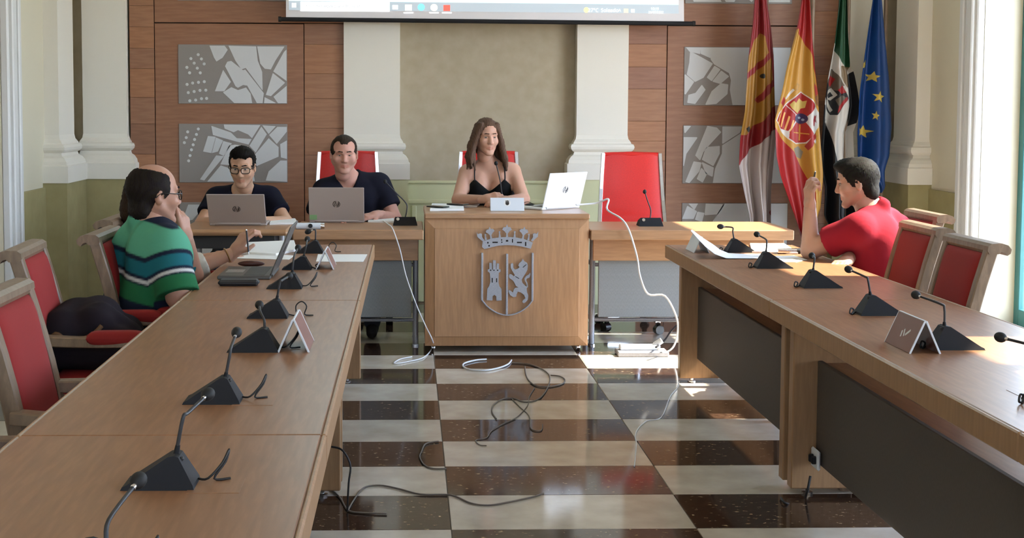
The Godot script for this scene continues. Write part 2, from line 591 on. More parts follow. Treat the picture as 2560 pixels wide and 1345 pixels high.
func build_walls() -> void:
	var st := S()
	span(st, Vector3(XL - 0.4, 0, ZB - 0.3), Vector3(XR + 0.4, HC, ZB), 0.0)
	structure(st, "wall_back", M.wall_beige)
	st = S()
	# the wall behind the camera: two unseen tall windows added for fill light
	var fx := [XL - 0.4, -1.35, -0.35, 1.5, 2.5, XR + 0.4]
	for i in [0, 2, 4]:
		span(st, Vector3(fx[i], 0, ZF), Vector3(fx[i + 1], HC, ZF + 0.3), 0.0)
	for i in [1, 3]:
		span(st, Vector3(fx[i], 0, ZF), Vector3(fx[i + 1], 0.5, ZF + 0.3), 0.0)
		span(st, Vector3(fx[i], 3.6, ZF), Vector3(fx[i + 1], HC, ZF + 0.3), 0.0)
	structure(st, "wall_front", M.wall_cream)
	for i in [1, 3]:
		added_front_window(4 + i / 2, fx[i], fx[i + 1])
	st = S()
	span(st, Vector3(XL - 0.4, HC, ZB - 0.3), Vector3(XR + 0.4, HC + 0.25, ZF + 0.3), 0.0)
	structure(st, "ceiling", M.ceiling)
	# the window side: deep white reveals, teal casements
	var wins := [[-8.62, -5.65, 0.06, 3.3], [-4.20, -3.00, 0.06, 3.3], [-1.00, 0.20, 0.06, 3.3]]
	structure(wall_with_openings(XR, XR + 0.4, wins), "wall_right", M.wall_cream)
	var door := [-8.50, -6.90, 0.0, 3.0]
	structure(wall_with_openings(XL - 0.4, XL, [door]), "wall_left", M.wall_cream)
	for i in wins.size():
		window(i + 1, wins[i])
	# closed double door in the left wall
	st = S()
	span(st, Vector3(XL - 0.16, 0.0, door[0]), Vector3(XL - 0.11, door[3], door[1]), 0.002)
	var dr := structure(st, "door_1", M.door_paint)
	for h in [[-8.42, -7.74], [-7.66, -6.98]]:
		for v in [[0.2, 1.0], [1.15, 2.8]]:
			var p := S()
			span(p, Vector3(XL - 0.11, v[0], h[0] + 0.08), Vector3(XL - 0.10, v[1], h[1] - 0.08), 0.008)
			done(p, "door_panel", M.door_paint, dr)
	var hd := S()
	tube(hd, [Vector3(XL - 0.11, 1.02, -7.62), Vector3(XL - 0.06, 1.02, -7.62), Vector3(XL - 0.06, 1.02, -7.52)], 0.009)
	done(hd, "door_handle", M.chrome, dr)
	# moulded casings round door and windows
	casing("trim_1", XL, 1.0, door)
	for i in wins.size():
		casing("trim_%d" % (i + 2), XR, -1.0, wins[i])
	# pilasters of the back wall, then those of the side walls
	pilaster("trim_5", -0.48, -0.066, ZB, ZB + 0.11, M.pale_green)
	pilaster("trim_7", 1.246, 1.628, ZB, ZB + 0.11, M.pale_green)
	pilaster("trim_8", -2.39, -2.07, ZB, ZB + 0.13, M.green_paint)
	pilaster("trim_9", 3.22, 3.54, ZB, ZB + 0.13, M.green_paint)
	pilaster("trim_10", XL, XL + 0.10, -9.93, -9.50, M.green_paint)
	pilaster("trim_11", XR - 0.10, XR, -9.93, -9.50, M.green_paint)
	# painted dado below the pilaster bases
	st = S()
	span(st, Vector3(-0.06, 0.0, ZB), Vector3(1.24, 0.91, ZB + 0.03), 0.004)
	var d := structure(st, "trim_12", M.pale_green)
	st = S()
	span(st, Vector3(-0.06, 0.74, ZB + 0.03), Vector3(1.24, 0.775, ZB + 0.05), 0.01)
	span(st, Vector3(-0.06, 0.89, ZB + 0.03), Vector3(1.24, 0.915, ZB + 0.045), 0.008)
	for x in [0.04, 0.60, 1.16]:
		span(st, Vector3(x - 0.02, 0.12, ZB + 0.03), Vector3(x + 0.02, 0.73, ZB + 0.042), 0.006)
	done(st, "dado_moulding", M.pale_green, d)
	st = S()
	span(st, Vector3(XL, 0.0, -10.2), Vector3(XL + 0.02, 0.90, -8.75), 0.003)
	structure(st, "trim_13", M.green_paint)
	st = S()
	span(st, Vector3(XR - 0.02, 0.0, -10.2), Vector3(XR, 0.90, -8.98), 0.003)
	structure(st, "trim_14", M.green_paint)
	st = S()
	span(st, Vector3(XL + 0.02, 0.0, ZB), Vector3(-2.39, 0.90, ZB + 0.02), 0.003)
	span(st, Vector3(3.54, 0.0, ZB), Vector3(XR - 0.02, 0.90, ZB + 0.02), 0.003)
	structure(st, "trim_15", M.green_paint)

func pilaster(called: String, x0: float, x1: float, z0: float, z1: float, low: Material) -> void:
	var st := S()
	rect_loft(st, x0, x1, z0, z1, [[0.93, 0.075], [1.045, 0.075], [1.052, 0.066], [1.075, 0.062], [1.10, 0.045], [1.115, 0.024], [1.135, 0.018], [1.142, 0.03], [1.155, 0.042], [1.172, 0.046], [1.19, 0.04], [1.197, 0.024], [1.207, 0.022], [1.23, 0.006], [1.26, 0.0], [HC, 0.0]])
	var o := structure(st, called, M.white_paint)
	st = S()
	rect_loft(st, x0, x1, z0, z1, [[0.0, 0.065], [0.93, 0.065]])
	done(st, "pedestal", low, o)

func casing(called: String, x: float, s: float, o: Array) -> void:
	var w := 0.29
	var st := S()
	for k in [[0.0, w, 0.05], [0.03, 0.10, 0.075], [0.12, 0.16, 0.062], [0.18, 0.23, 0.07]]:
		var t: float = k[2]
		var a: float = k[0]
		var b: float = k[1]
		var xa := x
		var xb := x + s * t
		span(st, Vector3(min(xa, xb), 0, o[0] - b), Vector3(max(xa, xb), o[3] + b, o[0] - a), 0.008)
		span(st, Vector3(min(xa, xb), 0, o[1] + a), Vector3(max(xa, xb), o[3] + b, o[1] + b), 0.008)
		span(st, Vector3(min(xa, xb), o[3] + a, o[0] - a), Vector3(max(xa, xb), o[3] + b, o[1] + a), 0.008)
	structure(st, called, M.casing_paint)

func window(n: int, o: Array) -> void:
	var x := XR + 0.24
	var st := S()
	var fw := 0.07
	span(st, Vector3(x, o[2], o[0]), Vector3(x + 0.06, o[3], o[0] + fw), 0.004)
	span(st, Vector3(x, o[2], o[1] - fw), Vector3(x + 0.06, o[3], o[1]), 0.004)
	span(st, Vector3(x, o[3] - fw, o[0] + fw), Vector3(x + 0.06, o[3], o[1] - fw), 0.004)
	span(st, Vector3(x, o[2], o[0] + fw), Vector3(x + 0.06, o[2] + 0.12, o[1] - fw), 0.004)
	var zc: float = (o[0] + o[1]) / 2
	span(st, Vector3(x, o[2] + 0.12, zc - 0.05), Vector3(x + 0.06, o[3] - fw, zc + 0.05), 0.004)
	span(st, Vector3(x, 2.45, o[0] + fw), Vector3(x + 0.06, 2.53, o[1] - fw), 0.004)
	var f := structure(st, "window_%d" % n, M.teal)
	for h in [[o[0] + fw, zc - 0.05], [zc + 0.05, o[1] - fw]]:
		for v in [[o[2] + 0.12, 2.45], [2.53, o[3] - fw]]:
			var p := S()
			span(p, Vector3(x + 0.025, v[0], h[0]), Vector3(x + 0.031, v[1], h[1]), 0.0)
			done(p, "pane", M.glass, f)

func added_front_window(n: int, x0: float, x1: float) -> void:  # unseen window, added to light what faces the camera
	var st := S()
	var z := ZF + 0.16
	for x in [x0, (x0 + x1) / 2 - 0.035, x1 - 0.07]:
		span(st, Vector3(x, 0.5, z), Vector3(x + 0.07, 3.6, z + 0.06), 0.004)
	for y in [0.5, 2.5, 3.53]:
		span(st, Vector3(x0, y, z), Vector3(x1, y + 0.07, z + 0.06), 0.004)
	var f := structure(st, "window_%d" % n, M.teal)  # added window out of view, for fill from behind the camera
	for x in [x0 + 0.07, (x0 + x1) / 2 + 0.035]:
		for y in [[0.57, 2.5], [2.57, 3.53]]:
			var p := S()
			span(p, Vector3(x, y[0], z + 0.025), Vector3(x + (x1 - x0) / 2 - 0.105, y[1], z + 0.031), 0.0)
			done(p, "pane", M.glass, f)

# ---------- wood panelling and map plates ----------
func build_panelling() -> void:
	var rng := RandomNumberGenerator.new()
	rng.seed = 5
	for side in 2:
		var mid := 0.573
		var at := Vector3(mid + (-1.84 if side == 0 else 1.84), 0, ZB)
		var t := thing("wood_panelling", "cherry wood wall panelling carrying map plates, " + ("beside the door casing" if side == 0 else "behind the row of flags"), "panelling", at, 0.0, "")
		var st := S()
		span(st, Vector3(-0.79, 0, 0.002), Vector3(0.79, 3.5, 0.05), 0.0)
		done(st, "backing_board", M.joint, t)
		var s := 1.0 if side == 0 else -1.0
		# two narrow plank columns and the boards between them
		for c in [[-0.79, -0.607], [0.493, 0.79]]:
			var y := 0.0
			while y < 3.49:
				var hgt: float = min(rng.randf_range(0.13, 0.24), 3.5 - y)
				if c[0] > 0 and y < 2.075 and y + hgt > 2.075: hgt = 2.075 - y
				if c[0] > 0 and y >= 2.074: break
				st = S()
				var xa: float = min(c[0] * s, c[1] * s)
				var xb: float = max(c[0] * s, c[1] * s)
				span(st, Vector3(xa + 0.002, y + 0.0006, 0.05), Vector3(xb - 0.002, y + hgt - 0.0006, 0.075), 0.0012)
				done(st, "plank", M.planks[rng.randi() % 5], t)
				y += hgt
		for b in [[-0.603, 0.489, 0.0, 2.071], [-0.603, 0.79, 2.079, 3.5]]:
			st = S()
			var xa: float = min(b[0] * s, b[1] * s)
			var xb: float = max(b[0] * s, b[1] * s)
			span(st, Vector3(xa, b[2], 0.05), Vector3(xb, b[3], 0.075), 0.0015)
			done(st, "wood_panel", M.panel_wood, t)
	var v := maps()
	var words := [
		["second plate down, round trees and stepped city blocks", "third plate down, above the low table, terraced blocks and tree rows", "topmost plate, cut by the frame edge, beside the screen", "lowest plate, behind the low table with the grey laptop"],
		["second plate down, behind the red and gold flag, horseshoe shaped building", "third plate down, behind the red and gold flag, long dark street", "topmost plate, beside the screen, above the flags", "lowest plate, behind the right side desk"]]
	for side in 2:
		var xc := -1.299 if side == 0 else 2.449
		for r in 4:
			var yc: float = [1.70, 1.117, 2.455, 0.535][r]
			map_plate(Vector3(xc, yc, ZB + 0.076), 0.80, 0.435, v[side][r], "silver etched map plate, " + words[side][r])

func map_plate(at: Vector3, w: float, h: float, d: Dictionary, label: String) -> void:
	var t := thing("map_plate", label, "map plate", at + Vector3(0, -h / 2, 0), 0.0, "map plates on the panelling")
	var st := S()
	box(st, Vector3(0, h / 2, 0.003), Vector3(w, h, 0.006), 0.002)
	done(st, "sheet", M.map_back, t)
	for p in d.blocks:
		var poly := PackedVector2Array()
		for q: Vector2 in p:
			poly.append(Vector2((clamp(q.x, 0.006, 0.994) - 0.5) * w, (1.0 - clamp(q.y, 0.01, 0.99)) * h))
		if d.has("grow"):
			var big := Geometry2D.offset_polygon(poly, d.grow)
			if big.size() == 1:
				poly = big[0]
				for i in poly.size():
					poly[i] = Vector2(clampf(poly[i].x, -w / 2 + 0.004, w / 2 - 0.004), clampf(poly[i].y, 0.004, h - 0.004))
		if Geometry2D.triangulate_polygon(poly).is_empty(): continue
		st = S()
		prism(st, poly, Transform3D(Basis.IDENTITY, Vector3(0, 0, 0.006)), 0.0025)
		done(st, "city_block", M.map_block, t)
	if d.has("dots"):
		for q: Vector2 in d.dots:
			st = S()
			lathe(st, Transform3D(Basis(Vector3.RIGHT, PI / 2), Vector3((q.x - 0.5) * w, (1.0 - q.y) * h, 0.006)), [Vector2(0.0115, 0.0), Vector2(0.0105, 0.002), Vector2(0, 0.0025)], 10, false)
			done(st, "tree_dot", M.map_block, t)

func norm_polys(x0: float, x1: float, y0: float, y1: float, polys: Array) -> Array:
	var out := []
	for p in polys:
		var q := []
		for i in range(0, p.size(), 2):
			q.append(Vector2((p[i] - x0) / (x1 - x0), (p[i + 1] - y0) / (y1 - y0)))
		out.append(q)
	return out

func maps() -> Array:
	var lu := {"blocks": norm_polys(38, 782, 308, 725, [
		[255, 318, 355, 318, 375, 345, 340, 400, 300, 425, 285, 400],
		[385, 318, 570, 322, 580, 420, 610, 500, 612, 625, 500, 470, 470, 480, 430, 420],
		[580, 322, 762, 322, 700, 420, 670, 480, 630, 475, 600, 440],
		[375, 430, 400, 425, 480, 490, 495, 485, 620, 650, 612, 718, 575, 718, 510, 595, 480, 590, 445, 610, 430, 600, 360, 460],
		[345, 645, 400, 610, 445, 630, 500, 612, 530, 655, 540, 718, 420, 718],
		[345, 490, 395, 570, 350, 635, 290, 635],
		[685, 510, 765, 575, 670, 668, 638, 660],
		[762, 360, 778, 345, 778, 560, 690, 495],
		[628, 680, 700, 718, 625, 718],
		[690, 675, 778, 600, 778, 718, 720, 718]]),
		"dots": norm_polys(38, 782, 308, 725, [[175, 380, 125, 408, 147, 440, 197, 410, 215, 445, 168, 475, 188, 508, 115, 508, 97, 470, 215, 570, 175, 575, 135, 580, 97, 590, 105, 648, 145, 640, 185, 632, 225, 630, 230, 688, 195, 690, 155, 700, 115, 705]])[0]}
	var ll := {"blocks": norm_polys(45, 788, 868, 1278, [
		[270, 885, 400, 930, 440, 970, 540, 975, 520, 1010, 440, 990, 280, 945],
		[355, 875, 600, 878, 545, 965, 520, 940, 450, 910, 420, 925, 360, 900],
		[245, 955, 295, 960, 265, 1070, 212, 1060], [300, 965, 345, 985, 310, 1060, 272, 1070], [350, 990, 405, 1005, 350, 1090, 320, 1075],
		[610, 890, 645, 940, 570, 1065, 530, 1020], [620, 880, 705, 885, 660, 935], [720, 890, 785, 890, 785, 920, 715, 1005, 665, 945],
		[660, 970, 725, 1030, 725, 1095, 565, 1165, 560, 1090], [740, 1010, 785, 985, 785, 1110, 745, 1100],
		[740, 1125, 785, 1125, 785, 1270, 640, 1262, 660, 1200], [300, 1090, 350, 1095, 215, 1262, 190, 1255],
		[390, 1020, 430, 1015, 520, 1030, 480, 1160, 330, 1150], [330, 1160, 390, 1180, 550, 1200, 560, 1265, 240, 1270]]),
		"dots": norm_polys(45, 788, 868, 1278, [[178, 905, 165, 943, 152, 978, 142, 1015, 130, 1050, 120, 1090, 110, 1127, 105, 925, 95, 965, 82, 1000]])[0]}
	var ru := {"blocks": norm_polys(32, 585, 247, 552, [
		[65, 275, 175, 335, 130, 405, 90, 425, 50, 390, 62, 330], [45, 250, 110, 250, 110, 280, 60, 268], [118, 252, 165, 252, 165, 300, 120, 280],
		[172, 252, 400, 252, 380, 550, 290, 550, 275, 470, 280, 420, 268, 380, 190, 335, 172, 310],
		[190, 350, 215, 365, 175, 420, 155, 405], [225, 375, 260, 400, 220, 435, 185, 425], [225, 440, 258, 445, 255, 490, 200, 540, 150, 545, 180, 480],
		[38, 395, 80, 430, 40, 490], [125, 450, 140, 470, 90, 540, 55, 535, 60, 500, 95, 490], [500, 250, 582, 250, 582, 550, 500, 550], [410, 252, 490, 252, 480, 550, 392, 550]])}
	var rl := {"blocks": norm_polys(25, 585, 655, 955, [
		[28, 660, 60, 660, 35, 690], [155, 657, 200, 670, 220, 690, 160, 755, 130, 790, 115, 830, 95, 810], [150, 770, 215, 765, 215, 800, 185, 860, 130, 830],
		[30, 720, 95, 720, 40, 800, 28, 860], [85, 845, 120, 850, 110, 890, 60, 952, 45, 945], [125, 880, 150, 905, 130, 945, 105, 930], [130, 850, 185, 875, 180, 915, 150, 902],
		[235, 760, 330, 700, 360, 950, 190, 955, 200, 880, 235, 800], [480, 660, 580, 660, 580, 950, 480, 950], [235, 665, 330, 665, 320, 690, 235, 745]])}
	var r4 := {"blocks": norm_polys(20, 585, 1055, 1360, [
		[60, 1058, 100, 1058, 85, 1085], [50, 1075, 95, 1100, 80, 1135, 22, 1135], [105, 1105, 135, 1110, 125, 1150, 95, 1140], [150, 1060, 240, 1065, 210, 1110, 145, 1115],
		[245, 1060, 375, 1060, 375, 1350, 200, 1350, 190, 1150], [390, 1060, 580, 1060, 580, 1350, 390, 1350], [25, 1160, 180, 1170, 180, 1350, 25, 1350]])}
	var l4 := {"blocks": norm_polys(0, 100, 0, 100, [
		[8, 4, 24, 4, 12, 30, 2, 34], [28, 4, 60, 4, 52, 30, 20, 30], [64, 4, 98, 4, 98, 40, 60, 34], [3, 40, 16, 36, 10, 70, 3, 72], [20, 36, 54, 36, 44, 96, 12, 96], [58, 40, 98, 46, 98, 96, 50, 96]])}
	var top := {"blocks": norm_polys(0, 100, 0, 100, [
		[2, 4, 30, 4, 26, 60, 4, 70], [34, 4, 60, 4, 58, 50, 30, 66], [64, 4, 98, 4, 98, 60, 66, 50], [4, 78, 26, 68, 34, 97, 8, 97], [30, 72, 56, 60, 46, 97, 38, 97], [52, 80, 64, 58, 78, 64, 62, 97], [72, 97, 84, 66, 98, 70, 98, 97]])}
	for q in [ru, rl, r4]: q.grow = 0.006
	for q in [lu, ll]: q.grow = 0.002
	return [[lu, ll, top, l4], [ru, rl, top, r4]]

# ---------- projection screen ----------
func build_screen() -> void:
	var z := -9.95
	var a := on_z(703, 48, z)
	var b := on_z(1731, 59, z)
	var t := thing("projection_screen", "pulled down projection screen with black bottom bar showing a desktop taskbar", "screen", Vector3((a.x + b.x) / 2, a.y - 0.03, z))
	var st := S()
	tube(st, [a, b], 0.016, 10)
	done(st, "bottom_bar", M.black, t, false)
	for e in [[a, -0.02], [b, 0.02]]:
		st = S()
		tube(st, [e[0], e[0] + Vector3(e[1], 0, 0)], 0.02, 10)
		done(st, "end_cap", M.rubber, t, false)
	var l := on_z(715, 48, z)
	var r := on_z(1710, 58, z)
	var top := 4.2
	var x3 := on_z(1695, 0, z).x
	st = S()
	prism(st, PackedVector2Array([Vector2(l.x, l.y), Vector2(r.x, r.y), Vector2(x3, top), Vector2(on_z(719, 0, z).x, top)]), Transform3D(Basis.IDENTITY, Vector3(0, 0, z)), 0.002)
	done(st, "sheet", M.screen_sheet, t, false)
	st = S()
	span(st, Vector3(l.x - 0.1, top - 0.05, z - 0.06), Vector3(r.x + 0.1, top + 0.09, z + 0.08), 0.02)
	done(st, "housing", M.white_paint, t, false)
	# the projected picture: page above, taskbar with its icons below
	var pz := z + 0.0035
	var page := glow(Color(0.80, 0.93, 0.96), 0.75)
	var bar := glow(Color(0.60, 0.64, 0.67), 0.45)
	var white := glow(Color(0.93, 0.95, 0.96), 0.8)
	var grey := glow(Color(0.62, 0.62, 0.65), 0.3)
	var c1 := on_z(722, 2, pz)
	var c2 := on_z(1696, 12, pz)
	var d1 := on_z(722, 25, pz)
	var d2 := on_z(1697, 34, pz)
	st = S()
	prism(st, PackedVector2Array([Vector2(c1.x, c1.y), Vector2(c2.x, c2.y), Vector2(c2.x, top - 0.15), Vector2(c1.x, top - 0.15)]), Transform3D(Basis.IDENTITY, Vector3(0, 0, pz)), 0.0006)
	done(st, "projected_page", page, t, false)
	st = S()
	prism(st, PackedVector2Array([Vector2(d1.x, d1.y), Vector2(d2.x, d2.y), Vector2(c2.x, c2.y), Vector2(c1.x, c1.y)]), Transform3D(Basis.IDENTITY, Vector3(0, 0, pz)), 0.0006)
	done(st, "projected_taskbar", bar, t, false)
	pz += 0.001
	var sb := S()
	var s1 := on_z(751, 4, pz)
	var s2 := on_z(974, 29, pz)
	span(sb, Vector3(s1.x, s2.y, pz), Vector3(s2.x, s1.y, pz + 0.0006), 0.0)
	done(sb, "search_box", white, t, false)
	var ic := [[1021, 19, 9, Color(0.95, 0.93, 0.80)], [1053, 18, 9, Color(0.45, 0.80, 0.92)], [1085, 19, 9, Color(0.92, 0.88, 0.80)], [1117, 20, 9, Color(0.90, 0.35, 0.30)], [1466, 25, 6, Color(0.98, 0.86, 0.55)], [1565, 27, 6, Color(0.92, 0.80, 0.62)], [1582, 27, 5, Color(0.95, 0.93, 0.92)]]
	for i in ic:
		st = S()
		var p := on_z(i[0], i[1], pz)
		if i[2] == 9 and i[0] != 1117 and i[0] != 1021:
			lathe(st, Transform3D(Basis(Vector3.RIGHT, PI / 2), p), [Vector2(0.026, 0), Vector2(0.026, 0.0008), Vector2(0, 0.0008)], 16, false)
		elif i[0] == 1466:
			lathe(st, Transform3D(Basis(Vector3.RIGHT, PI / 2), p), [Vector2(0.02, 0), Vector2(0.02, 0.0008), Vector2(0, 0.0008)], 16, false)
		else:
			var k: float = i[2] * 0.0027
			box(st, p, Vector3(k * 2, k * 1.8, 0.0012), 0.0)
		done(st, "taskbar_icon", glow(i[3], 0.6), t, false)
	st = S()
	for q in [[732, 10], [738, 10], [732, 16], [738, 16]]:
		box(st, on_z(q[0], q[1], pz), Vector3(0.014, 0.014, 0.001), 0.0)
	done(st, "start_icon", white, t, false)
	st = S()
	box(st, on_z(988, 18, pz), Vector3(0.04, 0.03, 0.001), 0.0)
	for q in [1021, 1085, 1117]:
		box(st, on_z(q, 33 - 1, pz), Vector3(0.07, 0.006, 0.001), 0.0)
	done(st, "taskbar_mark", white, t, false)
	var bt := t.transform.affine_inverse()
	var f := func(px: float, py: float) -> Transform3D: return bt * Transform3D(Basis.IDENTITY, on_z(px, py, pz + 0.002))
	text("Escribe aquí para buscar", 0.036, f.call(833, 15), grey, t, "search_text")
	text("27°C  Soleado", 0.036, f.call(1508, 26), white, t, "weather_text")
	text("10:19", 0.024, f.call(1637, 22), white, t, "clock_text")
	text("26/07/2022", 0.022, f.call(1640, 31), white, t, "date_text")
	text("^", 0.04, f.call(1549, 28), white, t, "tray_text")
	# the projector's own light is soft and reaches the room from the bright sheet
	var al := AreaLight3D.new()
	al.name = "screen_light"
	al.area_size = Vector2(2.9, 1.9)
	al.light_color = Color(0.85, 0.94, 1.0)
	al.light_energy = 0.25
	al.shadow_enabled = true
	al.position = Vector3(0.57, 3.1, z + 0.02)
	al.rotation.y = PI
	add_child(al)

# ---------- long tables ----------
func build_tables() -> void:
	var zs := [-7.20, -5.09, -2.975, -0.86]
	var nm := ["end section by the low desks", "middle section", "section with the laptop-free seats nearest the hall's entrance"]
	for side in 2:
		for i in 3:
			conference_table(side, zs[i] + 0.002, zs[i + 1] - 0.002, i)

func conference_table(side: int, z0: float, z1: float, i: int) -> void:
	var xc := -0.523 if side == 0 else 1.712
	var s := 1.0 if side == 0 else -1.0          # aisle direction
	var where := "on the door side" if side == 0 else "on the window side"
	var which: String = ["far section beside the low desks", "middle section of its row", "section next to the hall end"][i]
	var t := thing("conference_table", "oak conference table %s, %s" % [where, which], "table", Vector3(xc, 0, (z0 + z1) / 2), 0.0, "oak conference tables along the aisle")
	var L := z1 - z0
	var hw := 0.3425
	var st := S()
	span(st, Vector3(-hw + 0.012, TH - 0.07, -L / 2), Vector3(hw - 0.012, TH, L / 2), 0.003)
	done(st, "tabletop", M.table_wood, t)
	for e: float in [-1.0, 1.0]:
		st = S()
		span(st, Vector3(e * hw, TH - 0.07, -L / 2), Vector3(e * (hw - 0.012), TH, L / 2), 0.004)
		done(st, "edge_band", M.leg_wood, t)
		st = S()
		span(st, Vector3(-0.27, 0.025, e * (L / 2 - 0.085)), Vector3(0.27, TH - 0.07, e * (L / 2 - 0.03)), 0.004)
		var slab := done(st, "end_panel", M.leg_wood, t)
		for fx: float in [-0.2, 0.2]:
			st = S()
			lathe(st, Transform3D(Basis.IDENTITY, Vector3(fx, 0, e * (L / 2 - 0.057))), [Vector2(0.022, 0.0), Vector2(0.022, 0.008), Vector2(0.009, 0.01), Vector2(0.009, 0.025)], 10, false)
			done(st, "levelling_foot", M.chrome, slab)
	st = S()
	span(st, Vector3(s * 0.16, 0.13, -L / 2 + 0.09), Vector3(s * 0.18, 0.515, L / 2 - 0.09), 0.003)
	done(st, "modesty_panel", M.grey_panel, t)
	st = S()
	span(st, Vector3(-s * 0.10, 0.485, -L / 2 + 0.085), Vector3(s * 0.155, 0.505, L / 2 - 0.085), 0.003)
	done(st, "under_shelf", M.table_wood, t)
	if side == 1 and i == 1:
		st = S()
		box(st, Vector3(-0.195, 0.155, -L / 2 + 0.14), Vector3(0.012, 0.075, 0.085), 0.006)
		var so := done(st, "wall_socket", M.plate_white, t)
		st = S()
		for k in [-0.012, 0.02]:
			box(st, Vector3(-0.208, 0.155, -L / 2 + 0.14 + k), Vector3(0.02, 0.03, 0.016), 0.004)
		done(st, "plug", M.black, so)

# ---------- desks under the screen ----------
func build_desks() -> void:
	presidents_desk()
	side_desk(1.082, 2.30, "low oak side desk with grey front panel beside the empty red chair", -8.02)
	side_desk(-0.685, 0.088, "low oak side desk with grey front panel under the laptop with the green sticker", -8.02)
	# the little table at the end
	var x0 := -1.325
	var x1 := -0.692
	var t := thing("side_table", "small oak table with rounded front edge on a dark frame", "table", Vector3((x0 + x1) / 2, 0, -8.10))
	var w := x1 - x0
	var st := S()
	box(st, Vector3(0, 0.737, 0), Vector3(w, 0.036, 0.60), 0.014)
	done(st, "tabletop", M.desk_top_wood, t)
	st = S()
	span(st, Vector3(-w / 2 + 0.08, 0.64, -0.22), Vector3(w / 2 - 0.08, 0.718, 0.24), 0.004)
	done(st, "drawer_box", M.dark_grey, t)
	for ex: float in [-1, 1]:
		for ez: float in [-1, 1]:
			st = S()
			tube(st, [Vector3(ex * (w / 2 - 0.04), 0.0, ez * 0.26), Vector3(ex * (w / 2 - 0.04), 0.719, ez * 0.26)], 0.016, 10)
			done(st, "leg", M.steel, t)

func side_desk(x0: float, x1: float, label: String, zf: float) -> void:
	var t := thing("side_desk", label, "desk", Vector3((x0 + x1) / 2, 0, zf - 0.31))
	var w := x1 - x0
	var st := S()
	box(st, Vector3(0, DH - 0.03, 0), Vector3(w, 0.06, 0.62), 0.005)
	done(st, "tabletop", M.desk_top_wood, t)
	st = S()
	span(st, Vector3(-w / 2 + 0.03, 0.54, 0.17), Vector3(w / 2 - 0.03, DH - 0.06, 0.20), 0.003)
	done(st, "apron", M.desk_top_wood, t)
	st = S()
	span(st, Vector3(-w / 2 + 0.07, 0.19, 0.14), Vector3(w / 2 - 0.07, 0.54, 0.16), 0.003)
	done(st, "modesty_panel", M.grey_panel_cool, t)
	for e: float in [-1, 1]:
		for fz: float in [-0.24, 0.06]:
			st = S()
			tube(st, [Vector3(e * (w / 2 - 0.045), 0.012, fz), Vector3(e * (w / 2 - 0.045), DH - 0.06, fz)], 0.018, 10)
			var p := done(st, "leg", M.steel, t)
			st = S()
			lathe(st, Transform3D(Basis.IDENTITY, Vector3(e * (w / 2 - 0.045), 0, fz)), [Vector2(0.022, 0.0), Vector2(0.022, 0.010), Vector2(0.010, 0.012), Vector2(0.010, 0.02)], 10, false)
			done(st, "levelling_foot", M.chrome, p)
		for y: float in [0.16, 0.50]:
			st = S()
			tube(st, [Vector3(e * (w / 2 - 0.045), y, -0.24), Vector3(e * (w / 2 - 0.045), y, 0.06)], 0.012, 8)
			done(st, "side_bar", M.steel, t)
	for y: float in [0.16, 0.50]:
		st = S()
		tube(st, [Vector3(-w / 2 + 0.045, y, 0.06), Vector3(w / 2 - 0.045, y, 0.06)], 0.012, 8)
		done(st, "cross_bar", M.steel, t)

func zoomed(v: Array, x0: float, y0: float, k: float, z: float, o: Vector3) -> PackedVector2Array:
	var out := PackedVector2Array()
	for i in range(0, v.size(), 2):
		var p := on_z(x0 + v[i] / k, y0 + v[i + 1] / k, z) - o
		out.append(Vector2(p.x, p.y))
	return out

